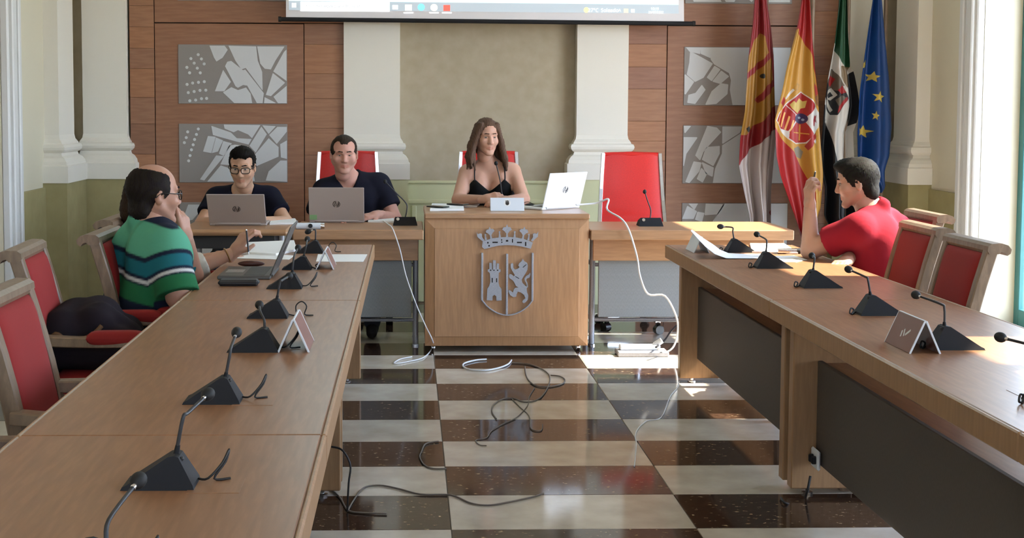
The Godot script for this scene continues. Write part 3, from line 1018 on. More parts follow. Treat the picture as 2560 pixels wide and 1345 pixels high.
func presidents_desk() -> void:
	var zf := -8.02
	var x0 := 0.098
	var x1 := 1.072
	var o := Vector3((x0 + x1) / 2, 0, zf - 0.32)
	var t := thing("presidents_desk", "tall oak desk with a steel coat of arms on its panelled front", "desk", o)
	var w := x1 - x0
	var st := S()
	span(st, Vector3(-w / 2, 0.045, -0.30), Vector3(w / 2, 0.80, 0.29), 0.004)
	done(st, "body", M.desk_wood, t)
	st = S()
	span(st, Vector3(-w / 2 - 0.004, 0.80, -0.34), Vector3(w / 2 + 0.004, 0.832, 0.322), 0.006)
	done(st, "desktop", M.desk_top_wood, t)
	# front: a frame that slopes to a raised field
	st = S()
	st.set_smooth_group(-1)
	var A := [Vector2(-w / 2, 0.04), Vector2(w / 2, 0.04), Vector2(w / 2, 0.80), Vector2(-w / 2, 0.80)]
	var m := 0.055
	var B := [Vector2(-w / 2 + m, 0.04 + m), Vector2(w / 2 - m, 0.04 + m), Vector2(w / 2 - m, 0.80 - m), Vector2(-w / 2 + m, 0.80 - m)]
	for k in 4:
		var k2 := (k + 1) % 4
		quad(st, Vector3(A[k].x, A[k].y, 0.305), Vector3(A[k2].x, A[k2].y, 0.305), Vector3(B[k2].x, B[k2].y, 0.318), Vector3(B[k].x, B[k].y, 0.318), Vector3(0, 0, 1))
		var ed: Vector2 = (A[k2] - A[k]).rotated(-PI / 2)
		quad(st, Vector3(A[k].x, A[k].y, 0.29), Vector3(A[k2].x, A[k2].y, 0.29), Vector3(A[k2].x, A[k2].y, 0.305), Vector3(A[k].x, A[k].y, 0.305), Vector3(ed.x, ed.y, 0))
	quad(st, Vector3(A[0].x, A[0].y, 0.29), Vector3(A[1].x, A[1].y, 0.29), Vector3(A[2].x, A[2].y, 0.29), Vector3(A[3].x, A[3].y, 0.29), Vector3(0, 0, -1))
	done(st, "front_frame", M.desk_wood, t)
	st = S()
	span(st, Vector3(B[0].x, B[0].y, 0.30), Vector3(B[2].x, B[2].y, 0.32), 0.003)
	done(st, "front_field", M.desk_wood, t)
	for e: float in [-1, 1]:
		for ez: float in [-1, 1]:
			st = S()
			lathe(st, Transform3D(Basis(Vector3.BACK, PI / 2), Vector3(e * (w / 2 - 0.05) + 0.011, 0.0225, ez * 0.24)), [Vector2(0, 0), Vector2(0.02, 0.0), Vector2(0.0225, 0.003), Vector2(0.0225, 0.019), Vector2(0.02, 0.022), Vector2(0, 0.022)], 14, false)
			box(st, Vector3(e * (w / 2 - 0.05), 0.04, ez * 0.24), Vector3(0.028, 0.012, 0.03), 0.002)
			done(st, "caster", M.chrome, t)
	# coat of arms
	var Z := o.z + 0.32
	var f := Transform3D(Basis.IDENTITY, Vector3(0, 0, 0.326))
	var k := 4.8045
	st = S()
	prism(st, zoomed([225, 300, 330, 268, 430, 255, 520, 250, 620, 255, 720, 275, 825, 315, 800, 390, 700, 365, 600, 350, 520, 347, 420, 352, 330, 372, 245, 395, 215, 370], 1160, 540, k, Z, o), f, 0.008)
	for q in [[515, 250, 0.0, 1.0], [325, 268, -0.15, 0.95], [705, 268, 0.15, 0.95]]:
		var sh := []
		for pt in [[-14, 4], [-8, -40], [-30, -70], [-58, -88], [-40, -118], [-15, -118], [0, -152], [15, -118], [40, -118], [58, -88], [30, -70], [8, -40], [14, 4]]:
			var v: Vector2 = Vector2(pt[0], pt[1]).rotated(q[2]) * float(q[3])
			sh.append_array([q[0] + v.x, q[1] + v.y])
		prism(st, zoomed(sh, 1160, 540, k, Z, o), f, 0.008)
	for q in [[255, 222, 262, 285], [425, 190, 428, 258], [608, 190, 606, 258], [778, 222, 768, 290]]:
		prism(st, zoomed([q[0] - 5, q[1] + 12, q[0] - 13, q[1], q[0], q[1] - 13, q[0] + 13, q[1], q[0] + 5, q[1] + 12, q[2] + 14, q[3], q[2] - 14, q[3]], 1160, 540, k, Z, o), f, 0.008)
	prism(st, zoomed([150, 190, 165, 215, 195, 205, 215, 215, 215, 250, 245, 290, 225, 302, 190, 275, 158, 250], 1160, 540, k, Z, o), f, 0.008)
	prism(st, zoomed([890, 185, 872, 212, 845, 205, 825, 215, 828, 250, 800, 290, 822, 305, 850, 275, 885, 245], 1160, 540, k, Z, o), f, 0.008)
	done(st, "crown", M.steel, t)
	var g := Transform3D(Basis.IDENTITY, Vector3(0, 0, 0.334))
	for q in [[285, 318, 9, 9], [300, 355, 9, 9], [372, 314, 32, 8], [450, 285, 6, 9], [452, 312, 6, 9], [515, 295, 14, 10], [580, 295, 6, 22], [663, 315, 30, 8], [738, 333, 8, 24]]:
		st = S()
		prism(st, zoomed([q[0] - q[2], q[1] - q[3], q[0] + q[2], q[1] - q[3], q[0] + q[2], q[1] + q[3], q[0] - q[2], q[1] + q[3]], 1160, 540, k, Z, o), g, 0.0006)
		done(st, "crown_piercing", M.joint, t)
	st = S()
	for q in [[218, 440, 218, 1010], [822, 440, 822, 1010], [516, 452, 516, 1180]]:
		var a := on_z(1160 + q[0] / k, 540 + q[1] / k, Z) - o
		var b := on_z(1160 + q[2] / k, 540 + q[3] / k, Z) - o
		span(st, Vector3(a.x - 0.006, b.y, 0.32), Vector3(a.x + 0.006, a.y, 0.336), 0.0012)
	var arc := []
	for i in 13:
		var u := i / 12.0
		var x := 218 + 604 * u
		var y := 1010 + 178 * sin(PI * u) ** 0.75
		var p := on_z(1160 + x / k, 540 + y / k, Z) - o
		arc.append(Vector3(p.x, p.y, 0.328))
	for i in 12:
		var d: Vector3 = arc[i + 1] - arc[i]
		box(st, (arc[i] + arc[i + 1]) / 2, Vector3(d.length() + 0.003, 0.007, 0.016), 0.001, Basis(Vector3.BACK, atan2(d.y, d.x)))
	done(st, "shield_outline", M.steel, t)
	st = S()
	prism(st, zoomed([303, 562, 333, 562, 336, 640, 345, 640, 347, 530, 380, 530, 382, 635, 388, 640, 392, 565, 420, 570, 418, 635, 438, 640, 437, 665, 415, 680, 413, 800, 425, 845, 450, 875, 450, 1010, 388, 1015, 385, 960, 365, 942, 342, 960, 340, 1012, 272, 1008, 278, 870, 300, 840, 315, 790, 310, 690, 300, 672, 285, 665, 285, 640, 303, 635], 1160, 540, k, Z, o), f, 0.008)
	done(st, "castle", M.steel, t)
	for q in [[338, 768, 6, 28], [390, 768, 6, 24], [318, 648, 8, 6], [358, 648, 8, 6], [402, 648, 8, 6]]:
		st = S()
		prism(st, zoomed([q[0] - q[2], q[1] - q[3], q[0] + q[2], q[1] - q[3], q[0] + q[2], q[1] + q[3], q[0] - q[2], q[1] + q[3]], 1160, 540, k, Z, o), g, 0.0006)
		done(st, "castle_window", M.joint, t)
	st = S()
	prism(st, zoomed([660, 565, 690, 540, 705, 510, 720, 540, 755, 560, 765, 590, 760, 640, 735, 690, 715, 720, 690, 760, 700, 800, 735, 835, 752, 842, 745, 800, 730, 780, 725, 745, 745, 715, 775, 700, 790, 680, 798, 700, 780, 740, 755, 745, 745, 765, 760, 800, 768, 845, 750, 865, 755, 910, 770, 950, 765, 1000, 740, 1030, 715, 1045, 698, 1030, 705, 1010, 735, 985, 720, 945, 680, 915, 645, 905, 630, 935, 625, 965, 590, 970, 555, 950, 530, 905, 535, 885, 560, 895, 585, 915, 595, 880, 610, 860, 650, 855, 620, 835, 600, 790, 580, 765, 545, 745, 535, 715, 545, 695, 570, 700, 595, 720, 610, 710, 580, 660, 560, 620, 560, 575, 580, 560, 590, 580, 590, 620, 610, 640, 645, 630, 665, 610, 650, 595], 1160, 540, k, Z, o), f, 0.008)
	done(st, "lion", M.steel, t)
	for q in [[705, 615, 745, 580], [615, 722, 660, 748]]:
		st = S()
		var a := on_z(1160 + q[0] / k, 540 + q[1] / k, Z) - o
		var b := on_z(1160 + q[2] / k, 540 + q[3] / k, Z) - o
		tube(st, [Vector3(a.x, a.y, 0.334), Vector3(b.x, b.y, 0.334)], 0.0018, 5)
		done(st, "lion_detail", M.joint, t)

# ---------- chairs ----------
# bar of rectangular section: side = direction of its width
func bar(st: SurfaceTool, pts: Array, w: float, h: float, side: Vector3) -> void:
	st.set_smooth_group(-1)
	var rings := []
	var n := pts.size()
	for i in n:
		var t: Vector3 = (pts[min(i + 1, n - 1)] - pts[max(i - 1, 0)]).normalized()
		var u := (side - t * side.dot(t)).normalized() * w / 2
		var v := t.cross(u).normalized() * h / 2
		var b := 0.22
		rings.append([pts[i] + u * (1 - b) + v, pts[i] + u + v * (1 - b), pts[i] + u - v * (1 - b), pts[i] + u * (1 - b) - v, pts[i] - u * (1 - b) - v, pts[i] - u - v * (1 - b), pts[i] - u + v * (1 - b), pts[i] - u * (1 - b) + v])
	for i in n - 1:
		for k in 8:
			var k2 := (k + 1) % 8
			quad(st, rings[i][k], rings[i][k2], rings[i + 1][k2], rings[i + 1][k], (rings[i][k] + rings[i][k2]) / 2 - pts[i])
	for k in range(1, 7):
		tri(st, rings[0][0], rings[0][k], rings[0][k + 1], pts[0] - pts[1])
		tri(st, rings[n - 1][0], rings[n - 1][k], rings[n - 1][k + 1], pts[n - 1] - pts[n - 2])

# padded cushion: a grid over a superellipse, thick in the middle
func cushion(st: SurfaceTool, at: Transform3D, sx: float, sy: float, thick: float, seams := [], n := 12) -> void:
	for side: float in [1.0, -1.0]:
		st.set_smooth_group(6 if side > 0 else 7)
		var g := []
		for i in n + 1:
			var row := []
			for k in n + 1:
				var u := -1.0 + 2.0 * i / n
				var v := -1.0 + 2.0 * k / n
				u = sin(u * PI / 2)
				v = sin(v * PI / 2)
				var e: float = pow(max(0.0, 1.0 - pow(abs(u), 6.0)), 0.4) * pow(max(0.0, 1.0 - pow(abs(v), 6.0)), 0.4)
				var z := thick / 2 * e * side
				for s in seams:
					z -= side * 0.006 * exp(-pow((v * sy / 2 - s) / 0.008, 2.0))
				row.append(at * Vector3(u * sx / 2, v * sy / 2, z))
			g.append(row)
		for i in n:
			for k in n:
				quad(st, g[i][k], g[i + 1][k], g[i + 1][k + 1], g[i][k + 1], at.basis * Vector3(0, 0, side))

func armchair() -> Node3D:
	var t := Node3D.new()
	var wood: Material = M.chair_wood
	var st: SurfaceTool
	for e: float in [-1, 1]:
		st = S()
		bar(st, curve([Vector3(e * 0.195, 0.0, -0.29), Vector3(e * 0.195, 0.22, -0.245), Vector3(e * 0.195, 0.46, -0.23), Vector3(e * 0.195, 0.70, -0.27), Vector3(e * 0.195, 0.93, -0.335)], 3), 0.04, 0.045, Vector3.RIGHT)
		done(st, "back_post", wood, t)
		st = S()
		bar(st, [Vector3(e * 0.235, 0.0, 0.225), Vector3(e * 0.235, 0.2, 0.22), Vector3(e * 0.24, 0.42, 0.22), Vector3(e * 0.25, 0.615, 0.205)], 0.042, 0.045, Vector3.RIGHT)
		done(st, "front_leg", wood, t)
		st = S()
		bar(st, curve([Vector3(e * 0.205, 0.625, -0.25), Vector3(e * 0.235, 0.622, -0.12), Vector3(e * 0.25, 0.622, 0.08), Vector3(e * 0.252, 0.62, 0.20), Vector3(e * 0.252, 0.612, 0.27)], 3), 0.055, 0.036, Vector3.RIGHT)
		var arm := done(st, "arm", wood, t)
		st = S()
		cushion(st, Transform3D(Basis(Vector3.RIGHT, Vector3(0, 0, 1), Vector3(0, -1, 0)).rotated(Vector3.UP, 0.0), Vector3(e * 0.248, 0.638, 0.02)), 0.06, 0.20, 0.05)
		done(st, "arm_pad", M.red_cloth, arm)
		st = S()
		bar(st, [Vector3(e * 0.205, 0.395, -0.23), Vector3(e * 0.235, 0.395, 0.22)], 0.03, 0.07, Vector3.RIGHT)
		done(st, "side_rail", wood, t)
	st = S()
	span(st, Vector3(-0.22, 0.36, 0.20), Vector3(0.22, 0.43, 0.235), 0.004)
	done(st, "front_rail", wood, t)
	st = S()
	bar(st, [Vector3(-0.18, 0.50, -0.235), Vector3(0.18, 0.50, -0.235)], 0.04, 0.06, Vector3.BACK)
	done(st, "lower_back_rail", wood, t)
	# top rail with a rolled back edge
	st = S()
	var prof := PackedVector2Array([Vector2(0.018, 0.0), Vector2(0.024, 0.012), Vector2(0.022, 0.03), Vector2(0.008, 0.04), Vector2(-0.03, 0.042), Vector2(-0.055, 0.034), Vector2(-0.068, 0.018), Vector2(-0.064, 0.002), Vector2(-0.052, -0.006), Vector2(-0.042, 0.006), Vector2(-0.03, 0.01), Vector2(-0.02, 0.0)])
	prism(st, prof, Transform3D(Basis(Vector3(0, 0, 1), Vector3(0, 1, 0), Vector3(-1, 0, 0)), Vector3(0.222, 0.905, -0.332)), 0.444)
	done(st, "top_rail", wood, t)
	st = S()
	var tilt := Basis(Vector3.RIGHT, -atan2(0.085, 0.38))
	cushion(st, Transform3D(tilt, Vector3(0, 0.715, -0.277)), 0.36, 0.39, 0.06)
	done(st, "back_pad", M.red_cloth, t)
	st = S()
	cushion(st, Transform3D(Basis(Vector3.RIGHT, -PI / 2), Vector3(0, 0.445, -0.005)), 0.43, 0.45, 0.11)
	done(st, "seat", M.red_cloth, t)
	return t

func office_chair() -> Node3D:
	var t := Node3D.new()
	var st := S()
	var rows := []
	for i in 25:
		var v := i / 24.0
		var y := 0.50 + 0.64 * v
		var row := []
		for k in 9:
			var u := -1.0 + k / 4.0
			var w := lerpf(0.225, 0.185, v)
			var z := -0.20 - 0.12 * v - 0.03 * sin(v * PI)
			z += 0.014 * sqrt(max(0.0, 1.0 - u * u * 0.98))
			for s in [0.28, 0.40]:
				z -= 0.009 * exp(-pow((v - s) / 0.016, 2.0))
			row.append(Vector3(u * w, y, z))
		rows.append(row)
	sheet(st, rows, [], 0.03, Vector3(0, 0.2, 1))
	tube(st, [rows[24][0] + Vector3(0, 0, -0.012), rows[24][4] + Vector3(0, 0.006, -0.012), rows[24][8] + Vector3(0, 0, -0.012)], 0.017, 8)
	done(st, "backrest", M.red_leather, t)
	st = S()
	cushion(st, Transform3D(Basis(Vector3.RIGHT, -PI / 2), Vector3(0, 0.475, 0.03)), 0.46, 0.47, 0.075)
	done(st, "seat", M.red_leather, t)
	for e: float in [-1, 1]:
		st = S()
		var p := []
		for i in 9:
			var v := i / 8.0
			p.append(Vector3(e * (lerpf(0.235, 0.195, v)), 0.50 + 0.65 * v, -0.205 - 0.12 * v - 0.03 * sin(v * PI)))
		p.insert(0, Vector3(e * 0.238, 0.455, -0.13))
		p.insert(0, Vector3(e * 0.238, 0.45, 0.22))
		bar(st, p, 0.03, 0.026, Vector3(0, 0.3, 1))
		done(st, "side_frame", M.chrome, t)
		st = S()
		bar(st, curve([Vector3(e * 0.255, 0.45, 0.12), Vector3(e * 0.27, 0.55, 0.16), Vector3(e * 0.27, 0.66, 0.12), Vector3(e * 0.262, 0.67, -0.10), Vector3(e * 0.245, 0.66, -0.235)], 3), 0.028, 0.014, Vector3.RIGHT)
		done(st, "armrest", M.chrome, t)
	st = S()
	lathe(st, Transform3D(Basis.IDENTITY, Vector3(0, 0, 0.02)), [Vector2(0.03, 0.10), Vector2(0.03, 0.28), Vector2(0.02, 0.28), Vector2(0.02, 0.40), Vector2(0.07, 0.42), Vector2(0.07, 0.44)], 14, false)
	done(st, "column", M.chrome, t)
	for k in 5:
		var a := TAU * k / 5 + 0.3
		var d := Vector3(sin(a), 0, cos(a))
		st = S()
		bar(st, [Vector3(0, 0.115, 0.02), Vector3(0, 0.10, 0.02) + d * 0.16, Vector3(0, 0.085, 0.02) + d * 0.29], 0.036, 0.026, Vector3.UP.cross(d))
		var leg := done(st, "base_arm", M.chrome, t)
		st = S()
		lathe(st, Transform3D(Basis(d.cross(Vector3.UP), d, Vector3.UP).orthonormalized() * Basis(Vector3.RIGHT, 0), Vector3(0, 0.03, 0.02) + d * 0.27), [Vector2(0.0, 0.0), Vector2(0.03, 0.0), Vector2(0.03, 0.045), Vector2(0.0, 0.045)], 14, false)
		box(st, Vector3(0, 0.062, 0.02) + d * 0.285, Vector3(0.03, 0.03, 0.03), 0.006)
		done(st, "caster", M.black_gloss, leg)
	return t

func build_chairs() -> void:
	var a: Node3D = null
	var list := [
		[Vector3(-0.80, 0, -3.10), PI / 2, "wooden armchair with red pads, second along from the one holding the bag"],
		[Vector3(-0.80, 0, -3.82), PI / 2, "empty wooden armchair with red back beside the chair holding the bag"],
		[Vector3(-1.07, 0, -5.05), PI / 2 + 0.06, "wooden armchair with red back holding the black bag on its seat"],
		[Vector3(-0.92, 0, -5.64), PI / 2, "wooden armchair under the person in the striped shirt"],
		[Vector3(-1.02, 0, -6.36), PI / 2, "wooden armchair under the person in the white shirt"],
		[Vector3(2.25, 0, -6.72), -PI / 2, "wooden armchair under the person in the red polo shirt"],
		[Vector3(1.955, 0, -5.98), -PI / 2, "empty wooden armchair with red back next to the person in red"],
		[Vector3(1.895, 0, -5.31), -PI / 2, "empty wooden armchair with red back, second from the person in red"]]
	for c in list:
		if a == null:
			a = armchair()
			a.name = numbered("wooden_armchair")
			add_child(a)
			a.position = c[0]
			a.rotation.y = c[1]
			tag(a, c[2], "armchair", "wooden armchairs with red upholstery")
		else:
			copy_of(a, "wooden_armchair", c[0], c[1], c[2])
	var b: Node3D = null
	for c in [[Vector3(1.53, 0, -8.98), 0.0, "empty red leather office chair with chrome frame behind the right side desk"],
		[Vector3(0.58, 0, -9.22), 0.06, "red leather office chair behind the person in the black top"],
		[Vector3(-0.42, 0, -9.10), 0.0, "red leather office chair behind the person in the navy polo shirt"]
		]:
		if b == null:
			b = office_chair()
			b.name = numbered("office_chair")
			add_child(b)
			b.position = c[0]
			b.rotation.y = c[1]
			tag(b, c[2], "chair", "red leather office chairs")
		else:
			copy_of(b, "office_chair", c[0], c[1], c[2])
	var t := thing("stool", "low stool under the person in glasses and navy t-shirt", "stool", Vector3(-1.02, 0, -8.70))
	var st := S()
	cushion(st, Transform3D(Basis(Vector3.RIGHT, -PI / 2), Vector3(0, 0.44, 0)), 0.40, 0.40, 0.07)
	done(st, "seat", M.red_cloth, t)
	for ex: float in [-1, 1]:
		for ez: float in [-1, 1]:
			st = S()
			tube(st, [Vector3(ex * 0.17, 0, ez * 0.17), Vector3(ex * 0.15, 0.415, ez * 0.15)], 0.015, 8)
			done(st, "leg", M.steel, t)

# ---------- flags ----------
# left and right are outline points (pixels) from the top down; the cloth hangs in folds between them
func flag(called: String, label: String, z: float, left: Array, right: Array, paints: Array, folds: Array, pole_px: float) -> void:
	var y0: float = left[0].y
	var y1: float = max(left[-1].y, right[-1].y)
	var xa := 1e9
	var xb := -1e9
	for p: Vector2 in left + right:
		xa = min(xa, p.x)
		xb = max(xb, p.x)
	var k := 2.0
	var im := Image.create(int((xb - xa) * k) + 2, int((y1 - y0) * k) + 2, false, Image.FORMAT_RGB8)
	im.fill(paints[0][0])
	for i in range(1, paints.size()):
		var pts := []
		var v: Array = paints[i][1]
		for j in range(0, v.size(), 2):
			pts.append(Vector2((v[j] - xa) * k, (v[j + 1] - y0) * k))
		fill_poly(im, pts, paints[i][0])
	var m := StandardMaterial3D.new()
	m.albedo_texture = ImageTexture.create_from_image(im)
	m.roughness = 0.5
	m.texture_repeat = false
	var foot := on_z(pole_px, 600, z - 0.06)
	var t := thing(called, label, "flag", Vector3(foot.x, 0, z - 0.06), 0.0, "flags standing in a row by the panelling")
	var rows := []
	var uvs := []
	var nr := 60
	var nc := 28
	for i in nr + 1:
		var y := lerpf(y0, y1, float(i) / nr)
		var lx := at_y(left, y)
		var rx := at_y(right, y)
		var row := []
		var uv := []
		for j in nc + 1:
			var u := float(j) / nc
			var px := lerpf(lx, rx, u)
			var p := on_z(px, y, z)
			var amp := 0.02 + 0.06 * float(i) / nr
			var d := 0.0
			for f in folds:
				d += f[1] * sin(u * f[0] + f[2] + f[3] * float(i) / nr)
			row.append(p + Vector3(0, 0, d * amp + 0.05 * sin(u * PI) * float(i) / nr))
			uv.append(Vector2((px - xa) / (xb - xa), (y - y0) / (y1 - y0)))
		rows.append(row)
		uvs.append(uv)
	var st := S()
	sheet(st, rows, uvs, 0.004, Vector3(0, 0, 1))
	done(st, "cloth", m, t, false)
	st = S()
	tube(st, [Vector3(0, 0.03, 0), Vector3(0, 2.55, 0)], 0.014, 10)
	done(st, "pole", M.chair_wood, t)
	st = S()
	lathe(st, Transform3D.IDENTITY, [Vector2(0.15, 0), Vector2(0.15, 0.012), Vector2(0.05, 0.03), Vector2(0.022, 0.04), Vector2(0.022, 0.12), Vector2(0.015, 0.12)], 18, false)
	done(st, "base", M.steel, t)
	st = S()
	lathe(st, Transform3D(Basis.IDENTITY, Vector3(0, 2.55, 0)), [Vector2(0.02, 0), Vector2(0.026, 0.03), Vector2(0.012, 0.06), Vector2(0.02, 0.1), Vector2(0, 0.18)], 12)
	done(st, "finial", M.chrome, t)

func at_y(v: Array, y: float) -> float:
	if y <= v[0].y: return v[0].x
	for i in v.size() - 1:
		if y <= v[i + 1].y:
			return lerpf(v[i].x, v[i + 1].x, (y - v[i].y) / (v[i + 1].y - v[i].y))
	return v[-1].x

func vs(a: Array) -> Array:
	var o := []
	for i in range(0, a.size(), 2): o.append(Vector2(a[i], a[i + 1]))
	return o

func star(x: float, y: float, r: float, sq: float, turn := 0.0) -> Array:
	var o := []
	for i in 10:
		var a := TAU * i / 10 + turn
		var rr := r if i % 2 == 0 else r * 0.42
		o.append_array([x + sin(a) * rr * sq, y - cos(a) * rr])
	return o

func disc(x: float, y: float, rx: float, ry: float) -> Array:
	var o := []
	for i in 16:
		o.append_array([x + cos(TAU * i / 16) * rx, y + sin(TAU * i / 16) * ry])
	return o

func build_flags() -> void:
	var crim := Color(0.47, 0.09, 0.10)
	var gold := Color(0.57, 0.40, 0.14)
	var lilac := Color(0.66, 0.61, 0.59)
	var ink := Color(0.07, 0.06, 0.07)
	flag("heraldic_flag", "crimson and white flag with a gold castle, hanging next to the map plates", -9.72,
		vs([1889, -60, 1885, 0, 1880, 60, 1868, 150, 1858, 280, 1846, 345, 1842, 412, 1855, 480, 1868, 540, 1870, 590, 1880, 600]),
		vs([1912, -60, 1920, 0, 1932, 80, 1938, 150, 1940, 250, 1943, 330, 1936, 400, 1928, 480, 1926, 560, 1922, 612]),
		[[crim], [gold, [1903, 83, 1911, 92, 1920, 130, 1932, 150, 1945, 250, 1945, 272, 1880, 320, 1862, 340, 1835, 340, 1850, 250, 1862, 160, 1885, 100]],
			[crim, [1860, 188, 1905, 150, 1930, 122, 1932, 138, 1900, 172, 1862, 200]], [crim, [1890, 250, 1915, 215, 1945, 195, 1945, 210, 1925, 232, 1896, 258]], [crim, [1892, 325, 1920, 285, 1945, 262, 1945, 330, 1900, 345]],
			[ink, disc(1905, 191, 5, 6)], [ink, [1864, 322, 1871, 316, 1875, 326, 1868, 332]],
			[crim, [1835, 338, 1865, 338, 1900, 310, 1945, 268, 1945, 330, 1890, 365, 1842, 415, 1835, 415]],
			[lilac, [1835, 416, 1843, 414, 1870, 380, 1905, 350, 1946, 322, 1946, 640, 1835, 640]],
			[crim, disc(1934, 533, 8, 12)]],
		[[11.0, 0.8, 0.0, 1.5], [23.0, 0.5, 1.0, 2.0]], 1905)
	var red := Color(0.56, 0.08, 0.08)
	var yel := Color(0.66, 0.48, 0.18)
	var wht := Color(0.72, 0.70, 0.67)
	var crest := []
	for i in 4:
		var q := 1940 + i * 11
		crest.append([Color(0.80, 0.62, 0.35), [q, 310 + i * 7, q + 4, 312 + i * 7, q + 16 - i, 272 + i * 10, q + 12 - i, 270 + i * 10]])
	flag("national_flag", "red and yellow flag with a quartered coat of arms, hanging between two other flags", -9.55,
		vs([2008, -60, 2002, 0, 1990, 70, 1965, 160, 1950, 230, 1931, 300, 1934, 390, 1944, 440, 1972, 520, 1990, 570, 2004, 606]),
		vs([2014, -60, 2025, 0, 2035, 100, 2042, 178, 2050, 240, 2054, 330, 2060, 400, 2063, 440, 2056, 520, 2040, 570, 2022, 612]),
		[[yel], [red, [1980, -60, 2040, -60, 2050, 240, 2043, 185, 2020, 125, 1992, 72, 1985, 80]],
			[red, [1925, 305, 1938, 330, 1985, 380, 2012, 440, 2028, 480, 2030, 640, 1925, 640]],
			[wht, [1934, 302, 1942, 282, 1964, 260, 2003, 229, 2040, 264, 2056, 286, 2052, 320, 2031, 337, 2012, 359, 1990, 361, 1970, 348, 1950, 326]],
			[red, [1967, 262, 2003, 232, 2037, 266, 2008, 296, 1988, 284]],
			[Color(0.70, 0.60, 0.32), [1975, 262, 1985, 252, 1990, 258, 1998, 246, 2006, 254, 2014, 252, 2010, 270, 2002, 272, 1994, 284, 1980, 272]],
			[wht, [1962, 246, 1983, 222, 1987, 226, 1966, 250]], [Color(0.6, 0.45, 0.2), [1984, 222, 1992, 208, 2000, 212, 1996, 226, 1988, 228]], [yel, [1987, 221, 1992, 212, 1996, 215, 1993, 223]],
			[Color(0.55, 0.14, 0.14), [1946, 258, 1954, 242, 1964, 252, 1958, 268]],
			[red, [1937, 302, 1944, 285, 1966, 264, 1989, 287, 1989, 303, 1971, 328, 1952, 322]]] + crest + [
			[wht, [2039, 268, 2054, 287, 2050, 318, 2030, 333, 2010, 300]], [Color(0.50, 0.10, 0.12), [2026, 300, 2030, 288, 2038, 292, 2046, 288, 2042, 298, 2046, 308, 2034, 304, 2030, 318, 2026, 314]],
			[Color(0.58, 0.12, 0.09), [1974, 331, 1992, 305, 2008, 303, 2027, 335, 2010, 356, 1990, 358, 1973, 346]], [Color(0.70, 0.50, 0.2), [1984, 330, 2016, 334, 2016, 337, 1984, 333]], [Color(0.70, 0.50, 0.2), [1998, 312, 2001, 312, 2000, 352, 1997, 352]],
			[Color(0.15, 0.12, 0.28), disc(2001, 297, 13, 13)], [Color(0.5, 0.55, 0.6), disc(1998, 295, 3, 3)], [Color(0.5, 0.55, 0.6), disc(2005, 300, 3, 3)],
			[Color(0.55, 0.16, 0.14), [2008, 366, 2022, 340, 2034, 332, 2044, 342, 2040, 352, 2030, 350, 2024, 364, 2014, 376]], [wht, [2026, 352, 2034, 346, 2040, 354, 2030, 360]],
			[Color(0.45, 0.42, 0.36), [1984, 372, 1996, 366, 2006, 380, 2002, 398, 1990, 392]],
			[Color(0.60, 0.20, 0.18), [2030, 215, 2038, 208, 2046, 216, 2050, 236, 2038, 244, 2032, 232]], [Color(0.48, 0.32, 0.2), [2034, 244, 2050, 238, 2052, 268, 2042, 258]]],
		[[9.0, 0.8, 0.8, 1.0], [17.0, 0.5, 0.0, 2.5]], 2020)
	var green := Color(0.10, 0.27, 0.17)
	var blk := Color(0.055, 0.06, 0.085)
	var shield := Color(0.36, 0.32, 0.27)
	flag("tricolour_flag", "green, white and black flag with a small shield, next to the blue starred flag", -9.66,
		vs([2103, -60, 2097, 0, 2085, 100, 2064, 210, 2056, 280, 2049, 370, 2049, 425, 2060, 470, 2058, 540, 2072, 566, 2085, 590]),
		vs([2112, -60, 2118, 0, 2119, 80, 2124, 170, 2133, 180, 2142, 230, 2146, 262, 2140, 300, 2128, 330, 2130, 430, 2135, 500, 2128, 590]),
		[[wht], [green, [2080, -60, 2125, -60, 2124, 170, 2110, 170, 2096, 146, 2083, 105]], [blk, [2122, 190, 2133, 178, 2150, 250, 2150, 300, 2122, 318]],
			[blk, [2040, 260, 2060, 262, 2072, 320, 2080, 380, 2090, 420, 2085, 450, 2140, 470, 2140, 600, 2040, 600]],
			[Color(0.45, 0.38, 0.28), [2100, 165, 2124, 168, 2124, 215, 2114, 220, 2106, 205, 2100, 190]],
			[blk, [2056, 230, 2064, 205, 2084, 172, 2118, 246, 2088, 288, 2078, 288, 2066, 262]], [shield, [2064, 204, 2084, 174, 2108, 214, 2090, 228, 2074, 222]],
			[red, [2072, 202, 2080, 188, 2088, 198, 2080, 218]], [red, [2090, 226, 2102, 214, 2112, 232, 2098, 236]], [wht, [2066, 232, 2082, 220, 2090, 238, 2080, 252, 2070, 246]], [blk, [2072, 238, 2080, 230, 2084, 240, 2076, 246]],
			[shield, [2086, 250, 2100, 238, 2112, 244, 2092, 268]], [red, [2092, 266, 2114, 242, 2116, 250, 2088, 284]], [wht, [2068, 250, 2074, 248, 2082, 276, 2078, 282]]],
		[[10.0, 0.8, 2.0, 1.5], [19.0, 0.5, 0.5, 1.0]], 2108)
	var blue := Color(0.055, 0.225, 0.46)
	var strs := [[blue]]
	for q in [[2160, 163, 14, 0.8], [2181, 193, 15, 0.9], [2191, 243, 16, 0.9], [2183, 290, 13, 0.5], [2163, 330, 17, 1.0]]:
		strs.append([Color(0.76, 0.66, 0.30), star(q[0], q[1], q[2], q[3], 0.2)])
	flag("starred_flag", "deep blue flag with a ring of gold stars", -9.60,
		vs([2190, -60, 2180, 0, 2163, 110, 2146, 230, 2140, 330, 2141, 420, 2160, 450, 2180, 472]),
		vs([2199, -60, 2207, 0, 2216, 80, 2232, 200, 2241, 320, 2236, 388, 2220, 428, 2214, 466, 2200, 480]),
		strs, [[8.0, 1.0, 2.6, 0.6], [16.0, 0.5, 0.3, 1.0]], 2200)

